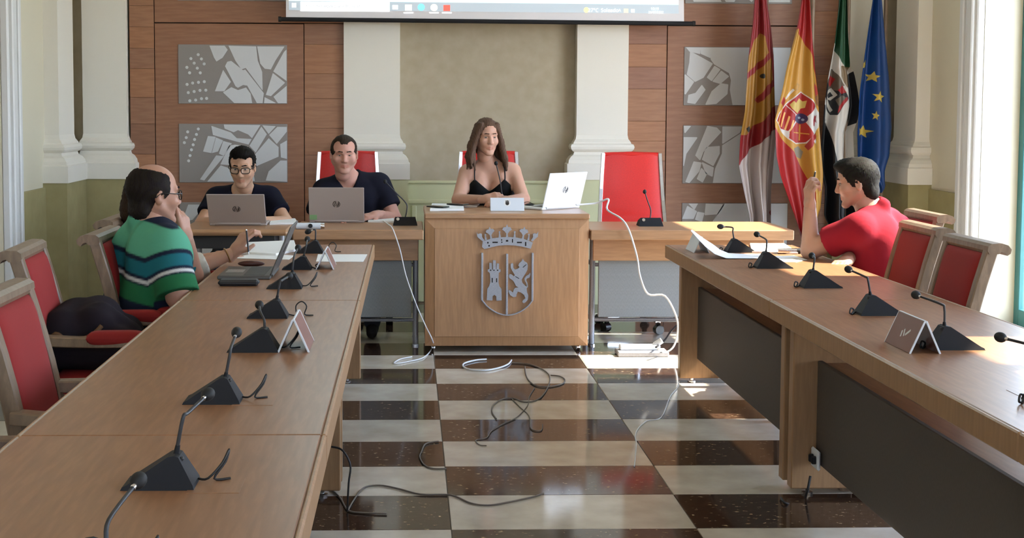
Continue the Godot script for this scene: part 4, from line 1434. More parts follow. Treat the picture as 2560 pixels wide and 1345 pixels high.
# ---------- microphones ----------
func microphone(tip_px: float, cor_px: float, y_px: float, s: float, neck: Array, label: String, loop := 1) -> void:
	var a := on_y(tip_px, y_px, TH)
	var b := on_y(cor_px, y_px, TH)
	var L: float = abs(b.x - a.x)
	var z := (a.z + b.z) / 2
	var o := Vector3((a.x + b.x) / 2, TH, z - 0.042)
	var t := thing("microphone", label, "microphone", o, 0.0, "black desk microphones on the long tables")
	var k := L / 0.138
	var pk := Vector2(s * 0.030 * k, 0.062 * k)
	var poly := PackedVector2Array([Vector2(-s * L / 2, 0.0), Vector2(s * L / 2, 0.0), Vector2(s * (L / 2 - 0.002), 0.008), Vector2(pk.x + s * 0.008, pk.y - 0.003), Vector2(pk.x, pk.y), Vector2(pk.x - s * 0.012, pk.y - 0.002), Vector2(-s * (L / 2 - 0.012), 0.010), Vector2(-s * (L / 2 - 0.003), 0.006)])
	# the near and far flanks lean in towards the ridge
	var st := S()
	st.set_smooth_group(-1)
	var lean := func(p: Vector2, e: float) -> Vector3: return Vector3(p.x, p.y, e * (0.042 - 0.016 * p.y / 0.062))
	var n := poly.size()
	var mid := Vector2(s * 0.015, 0.02)
	for i in n:
		var p := poly[i]
		var q := poly[(i + 1) % n]
		for e: float in [-1.0, 1.0]:
			tri(st, lean.call(p, e), lean.call(q, e), lean.call(mid, e), Vector3(0, 0.4, e))
		var ed := (q + p) / 2 - mid
		quad(st, lean.call(p, 1.0), lean.call(q, 1.0), lean.call(q, -1.0), lean.call(p, -1.0), Vector3(ed.x, ed.y, 0))
	done(st, "base", M.black, t)
	st = S()
	box(st, Vector3(pk.x + s * 0.012, pk.y * 0.86, 0.012), Vector3(0.008, 0.010, 0.010), 0.003, Basis(Vector3.BACK, -s * 0.6))
	done(st, "talk_button", M.key_grey, t)
	# neck: points as [px, py, metres behind the base's middle]
	var pts := [Vector3(pk.x - s * 0.002, pk.y - 0.012, 0.0)]
	for q in neck:
		pts.append(on_z(q[0], q[1], o.z - q[2]) - o)
	st = S()
	tube(st, [pts[0], pts[0] + (pts[1] - pts[0]) * 0.35], [0.0075, 0.0045], 10)
	done(st, "neck_socket", M.black, t)
	st = S()
	tube(st, curve(pts, 5), 0.0038, 8)
	done(st, "gooseneck", M.dark_grey, t)
	var dir: Vector3 = (pts[-1] - pts[-2]).normalized()
	st = S()
	tube(st, [pts[-1] - dir * 0.012, pts[-1] + dir * 0.004], 0.0048, 8)
	done(st, "collar", M.chrome, t)
	st = S()
	var up := Vector3.UP if abs(dir.y) < 0.9 else Vector3.RIGHT
	ball(st, pts[-1] + dir * 0.014, Vector3(0.0135, 0.0175, 0.0135), Basis(dir.cross(up).normalized(), dir, dir.cross(dir.cross(up)).normalized()))
	done(st, "windshield", M.rubber, t)
	st = S()
	var c := Vector3(s * L / 2, 0.006, -0.02)
	if loop == 1:
		tube(st, curve([c, c + Vector3(s * 0.02, 0.004, 0.012), c + Vector3(s * 0.045, 0.03, 0.0), c + Vector3(s * 0.056, 0.052, -0.02), c + Vector3(s * 0.05, 0.03, -0.012), c + Vector3(s * 0.03, 0.0, 0.0), c + Vector3(s * 0.06, -0.002, -0.01)], 4), 0.0025, 6)
	elif loop == 2:
		tube(st, curve([c, c + Vector3(s * 0.025, -0.002, 0.0), c + Vector3(s * 0.025, 0.03, 0.0), c + Vector3(s * 0.045, 0.045, 0.0), c + Vector3(s * 0.062, 0.028, 0.0), c + Vector3(s * 0.055, 0.0, 0.0), c + Vector3(s * 0.085, -0.003, 0.0)], 4), 0.0025, 6)
	else:
		tube(st, curve([c, c + Vector3(s * 0.02, -0.003, 0.03), c + Vector3(s * 0.035, 0.002, 0.045), c + Vector3(s * 0.03, 0.018, 0.04), c + Vector3(s * 0.018, 0.012, 0.036), c + Vector3(s * 0.03, -0.002, 0.05)], 4), 0.003, 6)
	done(st, "lead", M.cable_dark, t)

func build_microphones() -> void:
	microphone(300, 484, 1227, 1.0, [[457, 1047, 0.0], [470, 1032, 0.02], [513, 992, 0.10]], "black microphone on the door side table, second from the hall end")
	microphone(455, 599, 1012, 1.0, [[574, 890, 0.0], [577, 870, 0.01], [589, 838, 0.07]], "black microphone on the door side table, beside the near tent card, neck curling back")
	microphone(566, 695, 882, 1.0, [[661, 803, 0.0], [651, 780, 0.03], [649, 766, 0.08]], "black microphone on the door side table with the tent name card at its lead end")
	microphone(616, 718, 797, 1.0, [[700, 706, 0.0], [704, 702, 0.01], [720, 692, 0.08]], "black microphone on the door side table, lead looped in an upright ring", 2)
	microphone(665, 754, 723, 1.0, [[734, 648, 0.0], [737, 636, 0.02], [744, 622, 0.09]], "black microphone on the door side table in front of the open laptop's lid")
	microphone(704, 778, 675, 1.0, [[765, 617, 0.0], [766, 610, 0.02], [768, 600, 0.08]], "black microphone on the door side table between the laptop lid and the far tent card", 3)
	microphone(738, 808, 634, 1.0, [[789, 580, 0.0], [786, 574, 0.0], [777, 577, 0.0]], "black microphone at the far end of the door side table, neck bent sideways", 2)
	microphone(1893, 1818, 632, -1.0, [[1832, 580, 0.0], [1831, 569, 0.0], [1808, 567, 0.02]], "black microphone at the far end of the window side table behind the curled paper", 3)
	microphone(1984, 1893, 672, -1.0, [[1917, 607, 0.0], [1914, 598, 0.02], [1896, 588, 0.08]], "black microphone on the window side table between paper and the person's elbow", 3)
	microphone(2108, 2010, 721, -1.0, [[2036, 650, 0.0], [2036, 644, 0.01], [2031, 640, 0.06]], "black microphone on the window side table with a straight upright neck", 3)
	microphone(2265, 2153, 790, -1.0, [[2170, 700, 0.0], [2163, 692, 0.01], [2127, 676, 0.09]], "black microphone on the window side table, second from the tent card", 3)
	microphone(2464, 2335, 876, -1.0, [[2361, 772, 0.0], [2352, 760, 0.01], [2297, 740, 0.11]], "black microphone on the window side table right behind the tent name card", 3)
	microphone(2745, 2590, 1015, -1.0, [[2628, 890, 0.0], [2610, 872, 0.01], [2512, 846, 0.12]], "black microphone on the window side table at the frame's edge, only its neck end showing", 3)
	microphone(40, 275, 1480, 1.0, [[262, 1360, 0.0], [272, 1300, 0.02], [338, 1212, 0.12]], "black microphone on the door side table, nearest the hall end, only its neck showing")
	# faint square cable flaps let into the table tops
	for q in [[540, 1215, 0], [636, 1003, 0], [2585, 985, 1]]:
		var p := on_y(q[0], q[1], TH)
		var st := S()
		box(st, Vector3(p.x, TH + 0.0004, p.z), Vector3(0.10, 0.0012, 0.10), 0.0004)
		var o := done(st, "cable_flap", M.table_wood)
		tag(o, ["square wooden cable flap in the table by the second microphone", "square wooden cable flap in the table by the third microphone", "square wooden cable flap at the window side frame edge"][[540, 636, 2585].find(q[0])], "cable flap", "cable flaps in the tabletops")
	desk_microphone(on_y(1013, 564, DH), [[1017, 525], [1015, 508], [990, 482], [966, 457]], "black desk microphone with long leaning neck beside the laptop with green sticker")
	desk_microphone(on_y(1628, 566, DH), [[1627, 525], [1620, 505], [1613, 483]], "black desk microphone in front of the empty red chair")
	desk_microphone(on_y(1262, 518, 0.833) + Vector3(0, 0, -0.05), [[1254, 480], [1250, 450], [1241, 412]], "thin necked microphone standing behind the white crest card")

func desk_microphone(at: Vector3, neck: Array, label: String) -> void:
	var o := at + Vector3(0, 0, -0.05)
	var t := thing("desk_microphone", label, "microphone", o, 0.0, "desk microphones under the screen")
	var st := S()
	st.set_smooth_group(-1)
	var A := [Vector3(-0.075, 0, 0.055), Vector3(0.075, 0, 0.055), Vector3(0.075, 0, -0.055), Vector3(-0.075, 0, -0.055)]
	var B := [Vector3(-0.062, 0.052, 0.03), Vector3(0.062, 0.052, 0.03), Vector3(0.066, 0.03, -0.05), Vector3(-0.066, 0.03, -0.05)]
	for k in 4:
		var k2 := (k + 1) % 4
		quad(st, A[k], A[k2], B[k2], B[k], A[k] + A[k2])
	quad(st, B[0], B[1], B[2], B[3], Vector3.UP)
	quad(st, A[0], A[1], A[2], A[3], Vector3.DOWN)
	done(st, "base", M.black, t)
	st = S()
	lathe(st, Transform3D(Basis(Vector3.RIGHT, PI / 2 - 0.4), Vector3(-0.045, 0.038, 0.036)), [Vector2(0.010, 0), Vector2(0.010, 0.004), Vector2(0, 0.005)], 12, false)
	done(st, "silver_button", M.chrome, t)
	var pts := [Vector3(0.0, 0.045, 0.01)]
	for q in neck: pts.append(on_z(q[0], q[1], o.z) - o)
	st = S()
	tube(st, curve(pts, 4), 0.0038, 8)
	done(st, "gooseneck", M.dark_grey, t)
	st = S()
	var d: Vector3 = (pts[-1] - pts[-2]).normalized()
	ball(st, pts[-1] + d * 0.01, Vector3(0.012, 0.014, 0.012))
	done(st, "windshield", M.rubber, t)

# ---------- laptops, cards, papers ----------
func laptop(at: Vector3, turn: float, w: float, tilt: float, body: Material, label: String) -> Node3D:
	var t := thing("laptop", label, "laptop", at, turn)
	var h := w * 0.64
	var st := S()
	span(st, Vector3(-w / 2, 0.0, -h), Vector3(w / 2, 0.016, 0.0), 0.004)
	done(st, "base", body, t)
	st = S()
	span(st, Vector3(-w * 0.43, 0.0155, -h * 0.52), Vector3(w * 0.43, 0.0172, -h * 0.12), 0.0005)
	done(st, "keyboard", M.key_grey, t)
	st = S()
	span(st, Vector3(-w * 0.15, 0.0155, -h * 0.92), Vector3(w * 0.15, 0.0166, -h * 0.58), 0.0005)
	done(st, "touchpad", M.steel, t)
	var bs := Basis(Vector3.RIGHT, tilt)
	st = S()
	box(st, Vector3(0, 0.016, 0.0) + bs * Vector3(0, h / 2, 0.0), Vector3(w, h, 0.007), 0.003, bs)
	var lid := done(st, "lid", body, t)
	st = S()
	box(st, Vector3(0, 0.016, 0.0) + bs * Vector3(0, h / 2 + 0.004, -0.0038), Vector3(w * 0.95, h * 0.90, 0.0008), 0.0, bs)
	done(st, "display", M.black_gloss, lid)
	st = S()
	tube(st, [Vector3(-w * 0.4, 0.012, 0.0), Vector3(w * 0.4, 0.012, 0.0)], 0.008, 8)
	done(st, "hinge", body, t)
	# round mark on the lid: two letters with long slanting stems
	st = S()
	var c := Transform3D(bs, Vector3(0, 0.016, 0.0) + bs * Vector3(0, h / 2, 0.0036))
	var r := w * 0.062
	for q in [[-0.62, -0.55, -0.16, 0.98], [-0.12, -0.55, 0.06, 0.12], [0.12, -1.0, 0.62, 0.5], [0.56, -0.45, 0.72, 0.2]]:
		tube(st, [c * Vector3(q[0] * r, q[1] * r, 0), c * Vector3(q[2] * r, q[3] * r, 0)], r * 0.10, 6)
	tube(st, [c * Vector3(-0.30 * r, 0.40 * r, 0), c * Vector3(0.06 * r, 0.35 * r, 0)], r * 0.10, 6)
	tube(st, [c * Vector3(0.50 * r, 0.45 * r, 0), c * Vector3(0.74 * r, 0.35 * r, 0)], r * 0.10, 6)
	tube(st, [c * Vector3(0.30 * r, -0.5 * r, 0), c * Vector3(0.55 * r, -0.5 * r, 0)], r * 0.10, 6)
	for half in [[-0.25, 0.55], [0.55, 1.2]]:
		var arc := []
		for i in 9:
			var a: float = PI * (0.62 + 0.72 * i / 8.0) if half[0] < 0 else PI * (-0.38 + 0.72 * i / 8.0)
			arc.append(c * Vector3(cos(a) * r, sin(a) * r, 0))
		tube(st, arc, r * 0.09, 6)
	done(st, "round_logo", M.dark_mark, lid)
	return t

func tent_card(at: Vector3, turn: float, w: float, h: float, m: Material, label: String) -> Node3D:
	var t := thing("tent_card", label, "name card", at, turn)
	for e: float in [-1, 1]:
		var st := S()
		var bs := Basis(Vector3.RIGHT, -e * 0.42)
		box(st, Vector3(0, 0, e * h * 0.43) + bs * Vector3(0, h / 2, 0), Vector3(w, h, 0.004), 0.001, bs)
		done(st, "card_face", m, t)
	return t

func paper(called: String, quadpx: Array, h: float, label: String, cat := "paper", m: Material = null, thick := 0.002) -> Node3D:
	var pts := PackedVector2Array()
	var c := Vector3.ZERO
	var w := []
	for i in range(0, quadpx.size(), 2):
		var p := on_y(quadpx[i], quadpx[i + 1], h)
		w.append(p)
		c += p
	c /= w.size()
	for p in w: pts.append(Vector2(p.x - c.x, -(p.z - c.z)))
	var st := S()
	prism(st, pts, Transform3D(Basis(Vector3.RIGHT, -PI / 2), Vector3.ZERO), thick)
	var o := done(st, called, m if m else M.paper)
	o.position = Vector3(c.x, h + 0.0006, c.z)
	tag(o, label, cat)
	return o

func build_table_things() -> void:
	laptop(on_y(595, 564, 0.755), 0.0, 0.338, 0.60, M.silver, "grey laptop in front of the person in glasses")
	var l2 := laptop(on_y(842, 557, DH), 0.0, 0.345, 0.32, M.silver, "grey laptop with a green sticker on its lid corner")
	var st := S()
	var bs := Basis(Vector3.RIGHT, 0.32)
	box(st, Vector3(0, 0.016, 0) + bs * Vector3(-0.146, 0.022, 0.0037), Vector3(0.045, 0.033, 0.0008), 0.0, bs)
	done(st, "green_sticker", plain(Color(0.50, 0.66, 0.46), 0.6), l2)
	laptop(on_y(1404, 523, 0.833) + Vector3(0, 0, -0.02), 0.72, 0.345, 0.28, M.glare_white_metal, "aluminium laptop, window glare put into its white colour, open on the tall desk")
	# open laptop on the door side table, its user sits at the wall side
	var near := on_y(676, 699, TH)
	laptop(Vector3(near.x, TH, near.z - 0.175), PI / 2, 0.35, 0.40, M.laptop_grey, "dark open laptop on the door side table in front of the striped shirt")
	var card := tent_card(on_y(1269, 528, 0.833) + Vector3(0, 0, -0.05), 0.0, 0.205, 0.085, M.plate_white, "white tent card with a small round crest on the tall desk")
	st = S()
	var cb := Basis(Vector3.RIGHT, -0.42)
	var cc := Vector3(0, 0, 0.085 * 0.43) + cb * Vector3(0, 0.052, 0.0022)
	lathe(st, Transform3D(cb * Basis(Vector3.RIGHT, PI / 2), cc), [Vector2(0.022, 0), Vector2(0.022, 0.0006), Vector2(0, 0.0006)], 18, false)
	done(st, "crest_ground", M.paper, card)
	st = S()
	var g := Transform3D(cb, cc + cb * Vector3(0, 0, 0.0006))
	prism(st, PackedVector2Array([Vector2(-0.011, 0.006), Vector2(0.011, 0.006), Vector2(0.011, -0.008), Vector2(0.006, -0.014), Vector2(0, -0.016), Vector2(-0.006, -0.014), Vector2(-0.011, -0.008)]), g, 0.0006)
	prism(st, PackedVector2Array([Vector2(-0.010, 0.008), Vector2(0.010, 0.008), Vector2(0.012, 0.016), Vector2(0.005, 0.012), Vector2(0, 0.018), Vector2(-0.005, 0.012), Vector2(-0.012, 0.016)]), g, 0.0006)
	done(st, "crest", M.dark_mark, card)
	var t3 := tent_card(on_y(715, 884, TH) + Vector3(0.02, 0, -0.12), PI / 2, 0.20, 0.105, M.plate_mauve, "brownish tent name card on the door side table behind a microphone's lead")
	edges_of(t3, 0.20, 0.105)
	var t4 := tent_card(on_y(812, 674, TH) + Vector3(0.0, 0, -0.10), PI / 2, 0.20, 0.09, M.plate_mauve, "small tent name card at the far end of the door side table")
	edges_of(t4, 0.20, 0.09)
	var t5 := tent_card(on_y(2328, 886, TH) + Vector3(-0.015, 0, -0.115), PI / 2, 0.21, 0.105, M.plate_mauve, "brown tent name card with a small white emblem on the window side table")
	edges_of(t5, 0.21, 0.105)
	st = S()
	var eb := Basis(Vector3.RIGHT, 0.42)
	for q in [[-0.03, 0.0, 0.014, 0.030, 0.9], [-0.005, -0.004, 0.012, 0.024, -0.5], [0.012, -0.01, 0.012, 0.02, -0.2]]:
		box(st, Vector3(0, 0, -0.105 * 0.43) + eb * Vector3(q[0], 0.055 + q[1], -0.0024), Vector3(q[2] * 0.5, q[3], 0.0008), 0.0, eb * Basis(Vector3.BACK, q[4]))
	done(st, "emblem", M.paper, t5)
	var t6 := tent_card(on_y(1752, 632, TH) + Vector3(0.0, 0, -0.08), PI / 2, 0.2, 0.09, M.plate_white, "pale tent name card hidden behind the curled paper")
	# papers and small things, door side table
	paper("paper_stack", [572, 634, 598, 612, 735, 606, 742, 628, 690, 640], TH, "stack of written papers under the hand with the pen", "papers", null, 0.012)
	paper("paper_sheet", [575, 646, 640, 634, 735, 640, 722, 650], TH, "loose white paper in front of the open laptop", "paper")
	paper("paper_sheet", [790, 655, 795, 637, 918, 637, 908, 655], TH, "white paper lying across the far end of the door side table", "paper")
	var gc := thing("glasses_case", "brown oval glasses case beside the open laptop", "case", on_y(627, 668, TH))
	st = S()
	ball(st, Vector3(0, 0.014, -0.02), Vector3(0.062, 0.014, 0.022))
	done(st, "shell", plain(Color(0.25, 0.10, 0.08), 0.4), gc)
	var pc := thing("dark_case", "flat black case lying in front of the open laptop", "case", on_y(595, 716, TH))
	st = S()
	box(st, Vector3(0, 0.013, -0.03), Vector3(0.165, 0.026, 0.06), 0.010)
	done(st, "body", M.dark_grey, pc)
	st = S()
	tube(st, [Vector3(-0.08, 0.015, 0.0008), Vector3(0.08, 0.015, 0.0008)], 0.0015, 6)
	done(st, "zip", M.black, pc)
	# papers and small things, window side table
	var rows := []
	var near_e := [[1727, 577], [1744, 596], [1764, 617], [1787, 635], [1816, 645.5], [1850, 648], [1878, 648], [1905, 648]]
	var far_e := [[1730, 574], [1758, 595], [1783, 611], [1800, 624], [1822, 633], [1850, 636], [1876, 636], [1903, 636]]
	for i in 8:
		var a := on_z(near_e[i][0], near_e[i][1], -6.50)
		var b := on_z(far_e[i][0], far_e[i][1], -6.71)
		if i > 4:
			a.y = TH + 0.004
			b.y = TH + 0.004
		a.y = max(a.y, TH + 0.004)
		b.y = max(b.y, TH + 0.004)
		rows.append([a, a.lerp(b, 0.33), a.lerp(b, 0.67), b])
	st = S()
	sheet(st, rows, [], 0.0015, Vector3(0.4, 1, 0.1))
	var cp := done(st, "curled_paper", M.paper)
	tag(cp, "white paper with one end curling up on the window side table", "paper")
	paper("paper_sheet", [1905, 656, 1885, 643, 1985, 640, 2018, 650, 1990, 656], TH, "white paper under the elbow of the person in red", "paper")
	paper("open_notebook", [1875, 612, 1960, 612, 1995, 636, 1880, 632], TH, "white notebook lying beside the far microphone", "notebook", M.paper, 0.008)
	var pe := thing("pen_case", "black and silver pen case beside the elbow of the person in red", "case", on_y(1975, 636, TH))
	st = S()
	tube(st, [Vector3(-0.06, 0.014, -0.02), Vector3(0.04, 0.014, -0.03)], 0.014, 10)
	done(st, "barrel", M.chrome, pe)
	st = S()
	tube(st, [Vector3(0.04, 0.014, -0.03), Vector3(0.062, 0.014, -0.032)], 0.0142, 10)
	done(st, "cap", M.black, pe)
	# on the desks
	paper("paper_stack", [1075, 528, 1080, 513, 1158, 514, 1160, 527], 0.833, "papers with phones at the left end of the tall desk", "papers", null, 0.012)
	paper("folder", [1115, 518, 1135, 507, 1200, 509, 1192, 519], 0.833, "pale folder on the tall desk in front of the person in the black top", "folder", plain(Color(0.62, 0.55, 0.50), 0.7), 0.006)
	for q in [[1095, 519, "black phone lying on the desk papers"], [1145, 513, "second black phone lying on the pale folder"]]:
		var o := on_y(q[0], q[1], 0.833 + 0.015)
		st = S()
		box(st, Vector3(0, 0.004, 0), Vector3(0.07, 0.008, 0.13), 0.003, Basis(Vector3.UP, 0.9))
		var ph := done(st, "phone", M.black_gloss)
		ph.position = o + Vector3(0, 0.0, -0.03)
		tag(ph, q[2], "phone")
	paper("notebook", [674, 562, 680, 550, 738, 550, 745, 561], 0.755, "white notebook beside the laptop of the person in glasses", "notebook", null, 0.01)
	paper("paper_sheet", [920, 556, 930, 545, 985, 545, 985, 557], DH, "white papers between the laptop with green sticker and the microphone", "papers", null, 0.012)
	var wc := thing("conference_camera", "white bar shaped conference camera at the front edge of the low desk", "camera", on_y(776, 574, DH))
	st = S()
	tube(st, [Vector3(-0.085, 0.02, -0.02), Vector3(0.06, 0.02, -0.02)], 0.019, 12)
	done(st, "body", M.plate_white, wc)
	st = S()
	tube(st, [Vector3(0.0, 0.022, -0.005), Vector3(0.0, 0.022, 0.004)], 0.013, 12)
	done(st, "lens", M.black_gloss, wc)
	st = S()
	tube(st, [Vector3(0.06, 0.02, -0.02), Vector3(0.082, 0.02, -0.02)], 0.018, 12)
	done(st, "end_piece", M.chrome, wc)
	var mo := thing("computer_mouse", "black computer mouse between the white card and the aluminium laptop", "mouse", on_y(1332, 520, 0.833) + Vector3(-0.02, 0, -0.02))
	st = S()
	ball(st, Vector3(0, 0.012, 0), Vector3(0.03, 0.016, 0.05))
	done(st, "shell", M.black, mo)
	st = S()
	tube(st, curve([Vector3(-0.02, 0.005, -0.04), Vector3(-0.035, 0.02, -0.08), Vector3(0.0, 0.03, -0.1), Vector3(0.05, 0.01, -0.08), Vector3(0.08, 0.004, -0.1)], 4), 0.002, 6)
	done(st, "lead", M.cable_dark, mo)
	build_bag()
	# power block on the floor under the right side desk
	var pb := thing("power_strip", "grey power strip with plugs on the floor under the right side desk", "power strip", on_y(1605, 893, 0.0))
	st = S()
	span(st, Vector3(-0.14, 0, -0.14), Vector3(0.16, 0.03, 0.0), 0.005)
	done(st, "block", M.steel, pb)
	st = S()
	span(st, Vector3(-0.12, 0.03, -0.12), Vector3(0.12, 0.06, -0.06), 0.006)
	done(st, "socket_row", M.plate_white, pb)
	st = S()
	tube(st, [Vector3(0.09, 0.055, -0.09), Vector3(0.13, 0.085, -0.08)], 0.018, 10)
	done(st, "plug", M.cable_white, pb)

func edges_of(t: Node3D, w: float, h: float) -> void:
	var st := S()
	for e: float in [-1, 1]:
		var bs := Basis(Vector3.RIGHT, -e * 0.42)
		for x: float in [-w / 2, w / 2]:
			box(st, Vector3(x, 0, e * h * 0.43) + bs * Vector3(0, h / 2, 0), Vector3(0.003, h + 0.002, 0.006), 0.0008, bs)
	box(st, Vector3(0, h * 0.918, 0), Vector3(w, 0.004, 0.006), 0.001)
	done(st, "clear_edge", M.plate_white, t)

func build_bag() -> void:
	var o := Vector3(-1.17, 0.493, -5.05)
	var t := thing("black_bag", "slouched black bag with tan strap on a wooden armchair's seat", "bag", o)
	var acc := new_acc()
	var pr := []
	pr.append(cap(Vector3(-0.09, 0.13, 0.09), Vector3(-0.08, 0.14, -0.10), 0.095, 0.10, 0.03))
	pr.append(cap(Vector3(0.02, 0.15, 0.07), Vector3(0.0, 0.16, -0.09), 0.085, 0.09, 0.02))
	pr.append(cap(Vector3(0.10, 0.09, 0.08), Vector3(0.09, 0.10, -0.09), 0.075, 0.08, 0.02))
	pr.append(cap(Vector3(0.04, 0.205, 0.05), Vector3(0.14, 0.12, 0.02), 0.04, 0.045, 0.015))
	pr.append(cap(Vector3(-0.10, 0.07, 0.12), Vector3(0.10, 0.06, 0.12), 0.06, 0.055, 0.02))
	pr.append(cap(Vector3(-0.10, 0.06, -0.13), Vector3(0.10, 0.06, -0.13), 0.06, 0.055, 0.02))
	sdf(acc, pr, 0.012, func(_p): return Color(0.012, 0.011, 0.013))
	acc_put(acc, "body", M.cloth, t)
	var st := S()
	tube(st, curve([Vector3(-0.12, 0.10, 0.185), Vector3(-0.09, 0.15, 0.195), Vector3(-0.04, 0.12, 0.190), Vector3(0.03, 0.14, 0.165), Vector3(0.06, 0.17, 0.14)], 5), 0.009, 6)
	done(st, "strap", plain(Color(0.36, 0.24, 0.12), 0.6), t)

# ---------- cables ----------
func wire(called: String, pts: Array, r: float, m: Material, label: String, cat := "cable") -> void:
	var st := S()
	tube(st, curve(pts, 5), r, 6)
	var o := done(st, called, m)
	tag(o, label, cat)

func floor_px(v: Array, r: float) -> Array:
	var o := []
	for i in range(0, v.size(), 2):
		var p := on_y(820 + v[i] / 2.2456, 860 + v[i + 1] / 2.2456, 0.0)
		o.append(Vector3(p.x, r + 0.0005, p.z))
	return o

func build_cables() -> void:
	var w: Material = M.cable_white
	var g: Material = M.cable_grey
	var pts := []
	for q in [[958, 552, -8.20], [972, 562, -8.08], [982, 573, -8.005], [1000, 625, -7.98], [1015, 690, -7.98], [1040, 760, -7.96], [1064, 815, -7.94], [1080, 848, -7.9]]:
		pts.append(on_z(q[0], q[1], q[2]))
	for q in [[1082, 868], [1060, 893], [1020, 904], [985, 909], [1000, 898], [1030, 892]]:
		pts.append(on_y(q[0], q[1], 0.005))
	wire("laptop_cable", pts, 0.0038, w, "white cable hanging from the low desk beside the tall desk down to the floor")
	pts = []
	for q in [[1440, 512, -8.25], [1490, 508, -8.30], [1521, 498, -8.22], [1518, 524, -8.12], [1552, 546, -8.03], [1572, 575, -7.99], [1592, 640, -7.99], [1600, 690, -7.99], [1620, 735, -7.98], [1662, 740, -7.96], [1690, 790, -7.94], [1694, 830, -7.92], [1684, 866, -7.9]]:
		pts.append(on_z(q[0], q[1], q[2]))
	pts.append(on_y(1664, 880, 0.02))
	pts.append(on_y(1645, 872, 0.07))
	wire("laptop_cable", pts, 0.006, w, "thick white cable from the aluminium laptop looping down to the power strip")
	wire("floor_cable", floor_px([890, 92, 830, 97, 765, 115, 760, 135, 800, 150, 880, 155, 960, 140, 1010, 120, 1030, 97], 0.006), 0.005, w, "white cable loop on the dark tile just before the tall desk")
	wire("floor_cable", floor_px([1030, 110, 1110, 115, 1180, 135, 1235, 170, 1245, 215, 1215, 280, 1170, 320, 1100, 330, 1040, 310, 980, 315, 930, 345, 920, 385, 945, 425], 0.004), 0.0035, g, "thin grey cable curling over the aisle's middle tiles")
	wire("floor_cable", floor_px([1105, 130, 1115, 190, 1160, 235, 1230, 245, 1310, 230, 1330, 205, 1300, 185, 1250, 180], 0.004), 0.0035, g, "thin grey cable making a round loop near the tall desk")
	wire("floor_cable", floor_px([1160, 250, 1130, 300, 1120, 350, 1060, 415, 990, 450, 920, 490, 890, 530, 830, 545, 850, 570, 890, 575], 0.003), 0.0025, g, "thin grey cable trailing towards the middle of the aisle")
	wire("floor_cable", floor_px([1030, 310, 1080, 360, 1130, 410, 1140, 480, 1195, 490, 1205, 455], 0.003), 0.0025, g, "thin grey cable with hooked end on a dark tile")
	wire("floor_cable", floor_px([620, 552, 550, 565, 525, 610, 515, 640, 540, 685, 590, 705, 665, 705], 0.004), 0.0035, g, "short grey cable hook lying across tiles near the door side table")
	wire("floor_cable", floor_px([1970, 215, 1960, 250, 1920, 300, 1870, 415, 1790, 435, 1740, 480, 1725, 520, 1730, 570, 1720, 690], 0.003), 0.0028, w, "thin white cable running from under the window side table")
	wire("floor_cable", floor_px([110, 945, 140, 890, 200, 815, 290, 800, 400, 820, 520, 850, 690, 855, 800, 900, 900, 912, 1010, 895, 1150, 865, 1210, 845], 0.004), 0.0035, g, "long grey cable crossing the aisle from the door side table")
	var j := floor_px([-40, 780, 60, 860, 112, 940, 200, 955, 330, 960], 0.004)
	wire("floor_cable", j, 0.0035, g, "grey cable gathered at a cord clip under the door side table")
	var a: Vector3 = floor_px([108, 945], 0.004)[0]
	wire("table_cable", [a, a + Vector3(0.005, 0.10, -0.01), a + Vector3(0.01, 0.16, -0.03), a + Vector3(-0.02, 0.21, -0.05), a + Vector3(-0.06, 0.22, -0.06)], 0.004, M.cable_dark, "black cable rising from the floor to the door side table")
	var so := on_x(2026, 1190, 1.50)
	wire("socket_cable", [so, so + Vector3(-0.015, -0.06, 0.01), so + Vector3(-0.02, -0.13, -0.05), on_y(1965, 1258, 0.006), on_y(1952, 1245, 0.006)], 0.005, M.cable_dark, "black cable hanging from the socket on the window side table")
	wire("plug_cable", [on_y(1640, 868, 0.06), on_y(1662, 850, 0.05), on_y(1676, 830, 0.05), on_y(1690, 815, 0.04)], 0.006, M.cable_dark, "black cable leaving the power strip under the right side desk")

# ---------- smooth bodies: distance fields meshed as surface nets ----------
func new_acc() -> Dictionary:
	return {"v": PackedVector3Array(), "n": PackedVector3Array(), "c": PackedColorArray(), "i": PackedInt32Array()}

func cap(a: Vector3, b: Vector3, ra: float, rb: float, k := 0.03) -> Array:
	return [0, a, b, ra, rb, k]

func cut(a: Vector3, b: Vector3, ra: float, rb: float, k := 0.03) -> Array:      # flat end at b
	return [2, a, b, ra, rb, k]

func ell(c: Vector3, r: Vector3, k := 0.02, bs := Basis.IDENTITY) -> Array:
	return [1, c, r, bs, 0.0, k]

func ell_off(c: Vector3, r: Vector3, k := 0.01, bs := Basis.IDENTITY) -> Array:  # takes away
	return [3, c, r, bs, 0.0, k]

func cap_off(a: Vector3, b: Vector3, ra: float, rb: float, k := 0.01) -> Array:
	return [4, a, b, ra, rb, k]

func plane_off(n: Vector3, d: float) -> Array:                                   # takes away where n.p > d
	return [5, n, d]

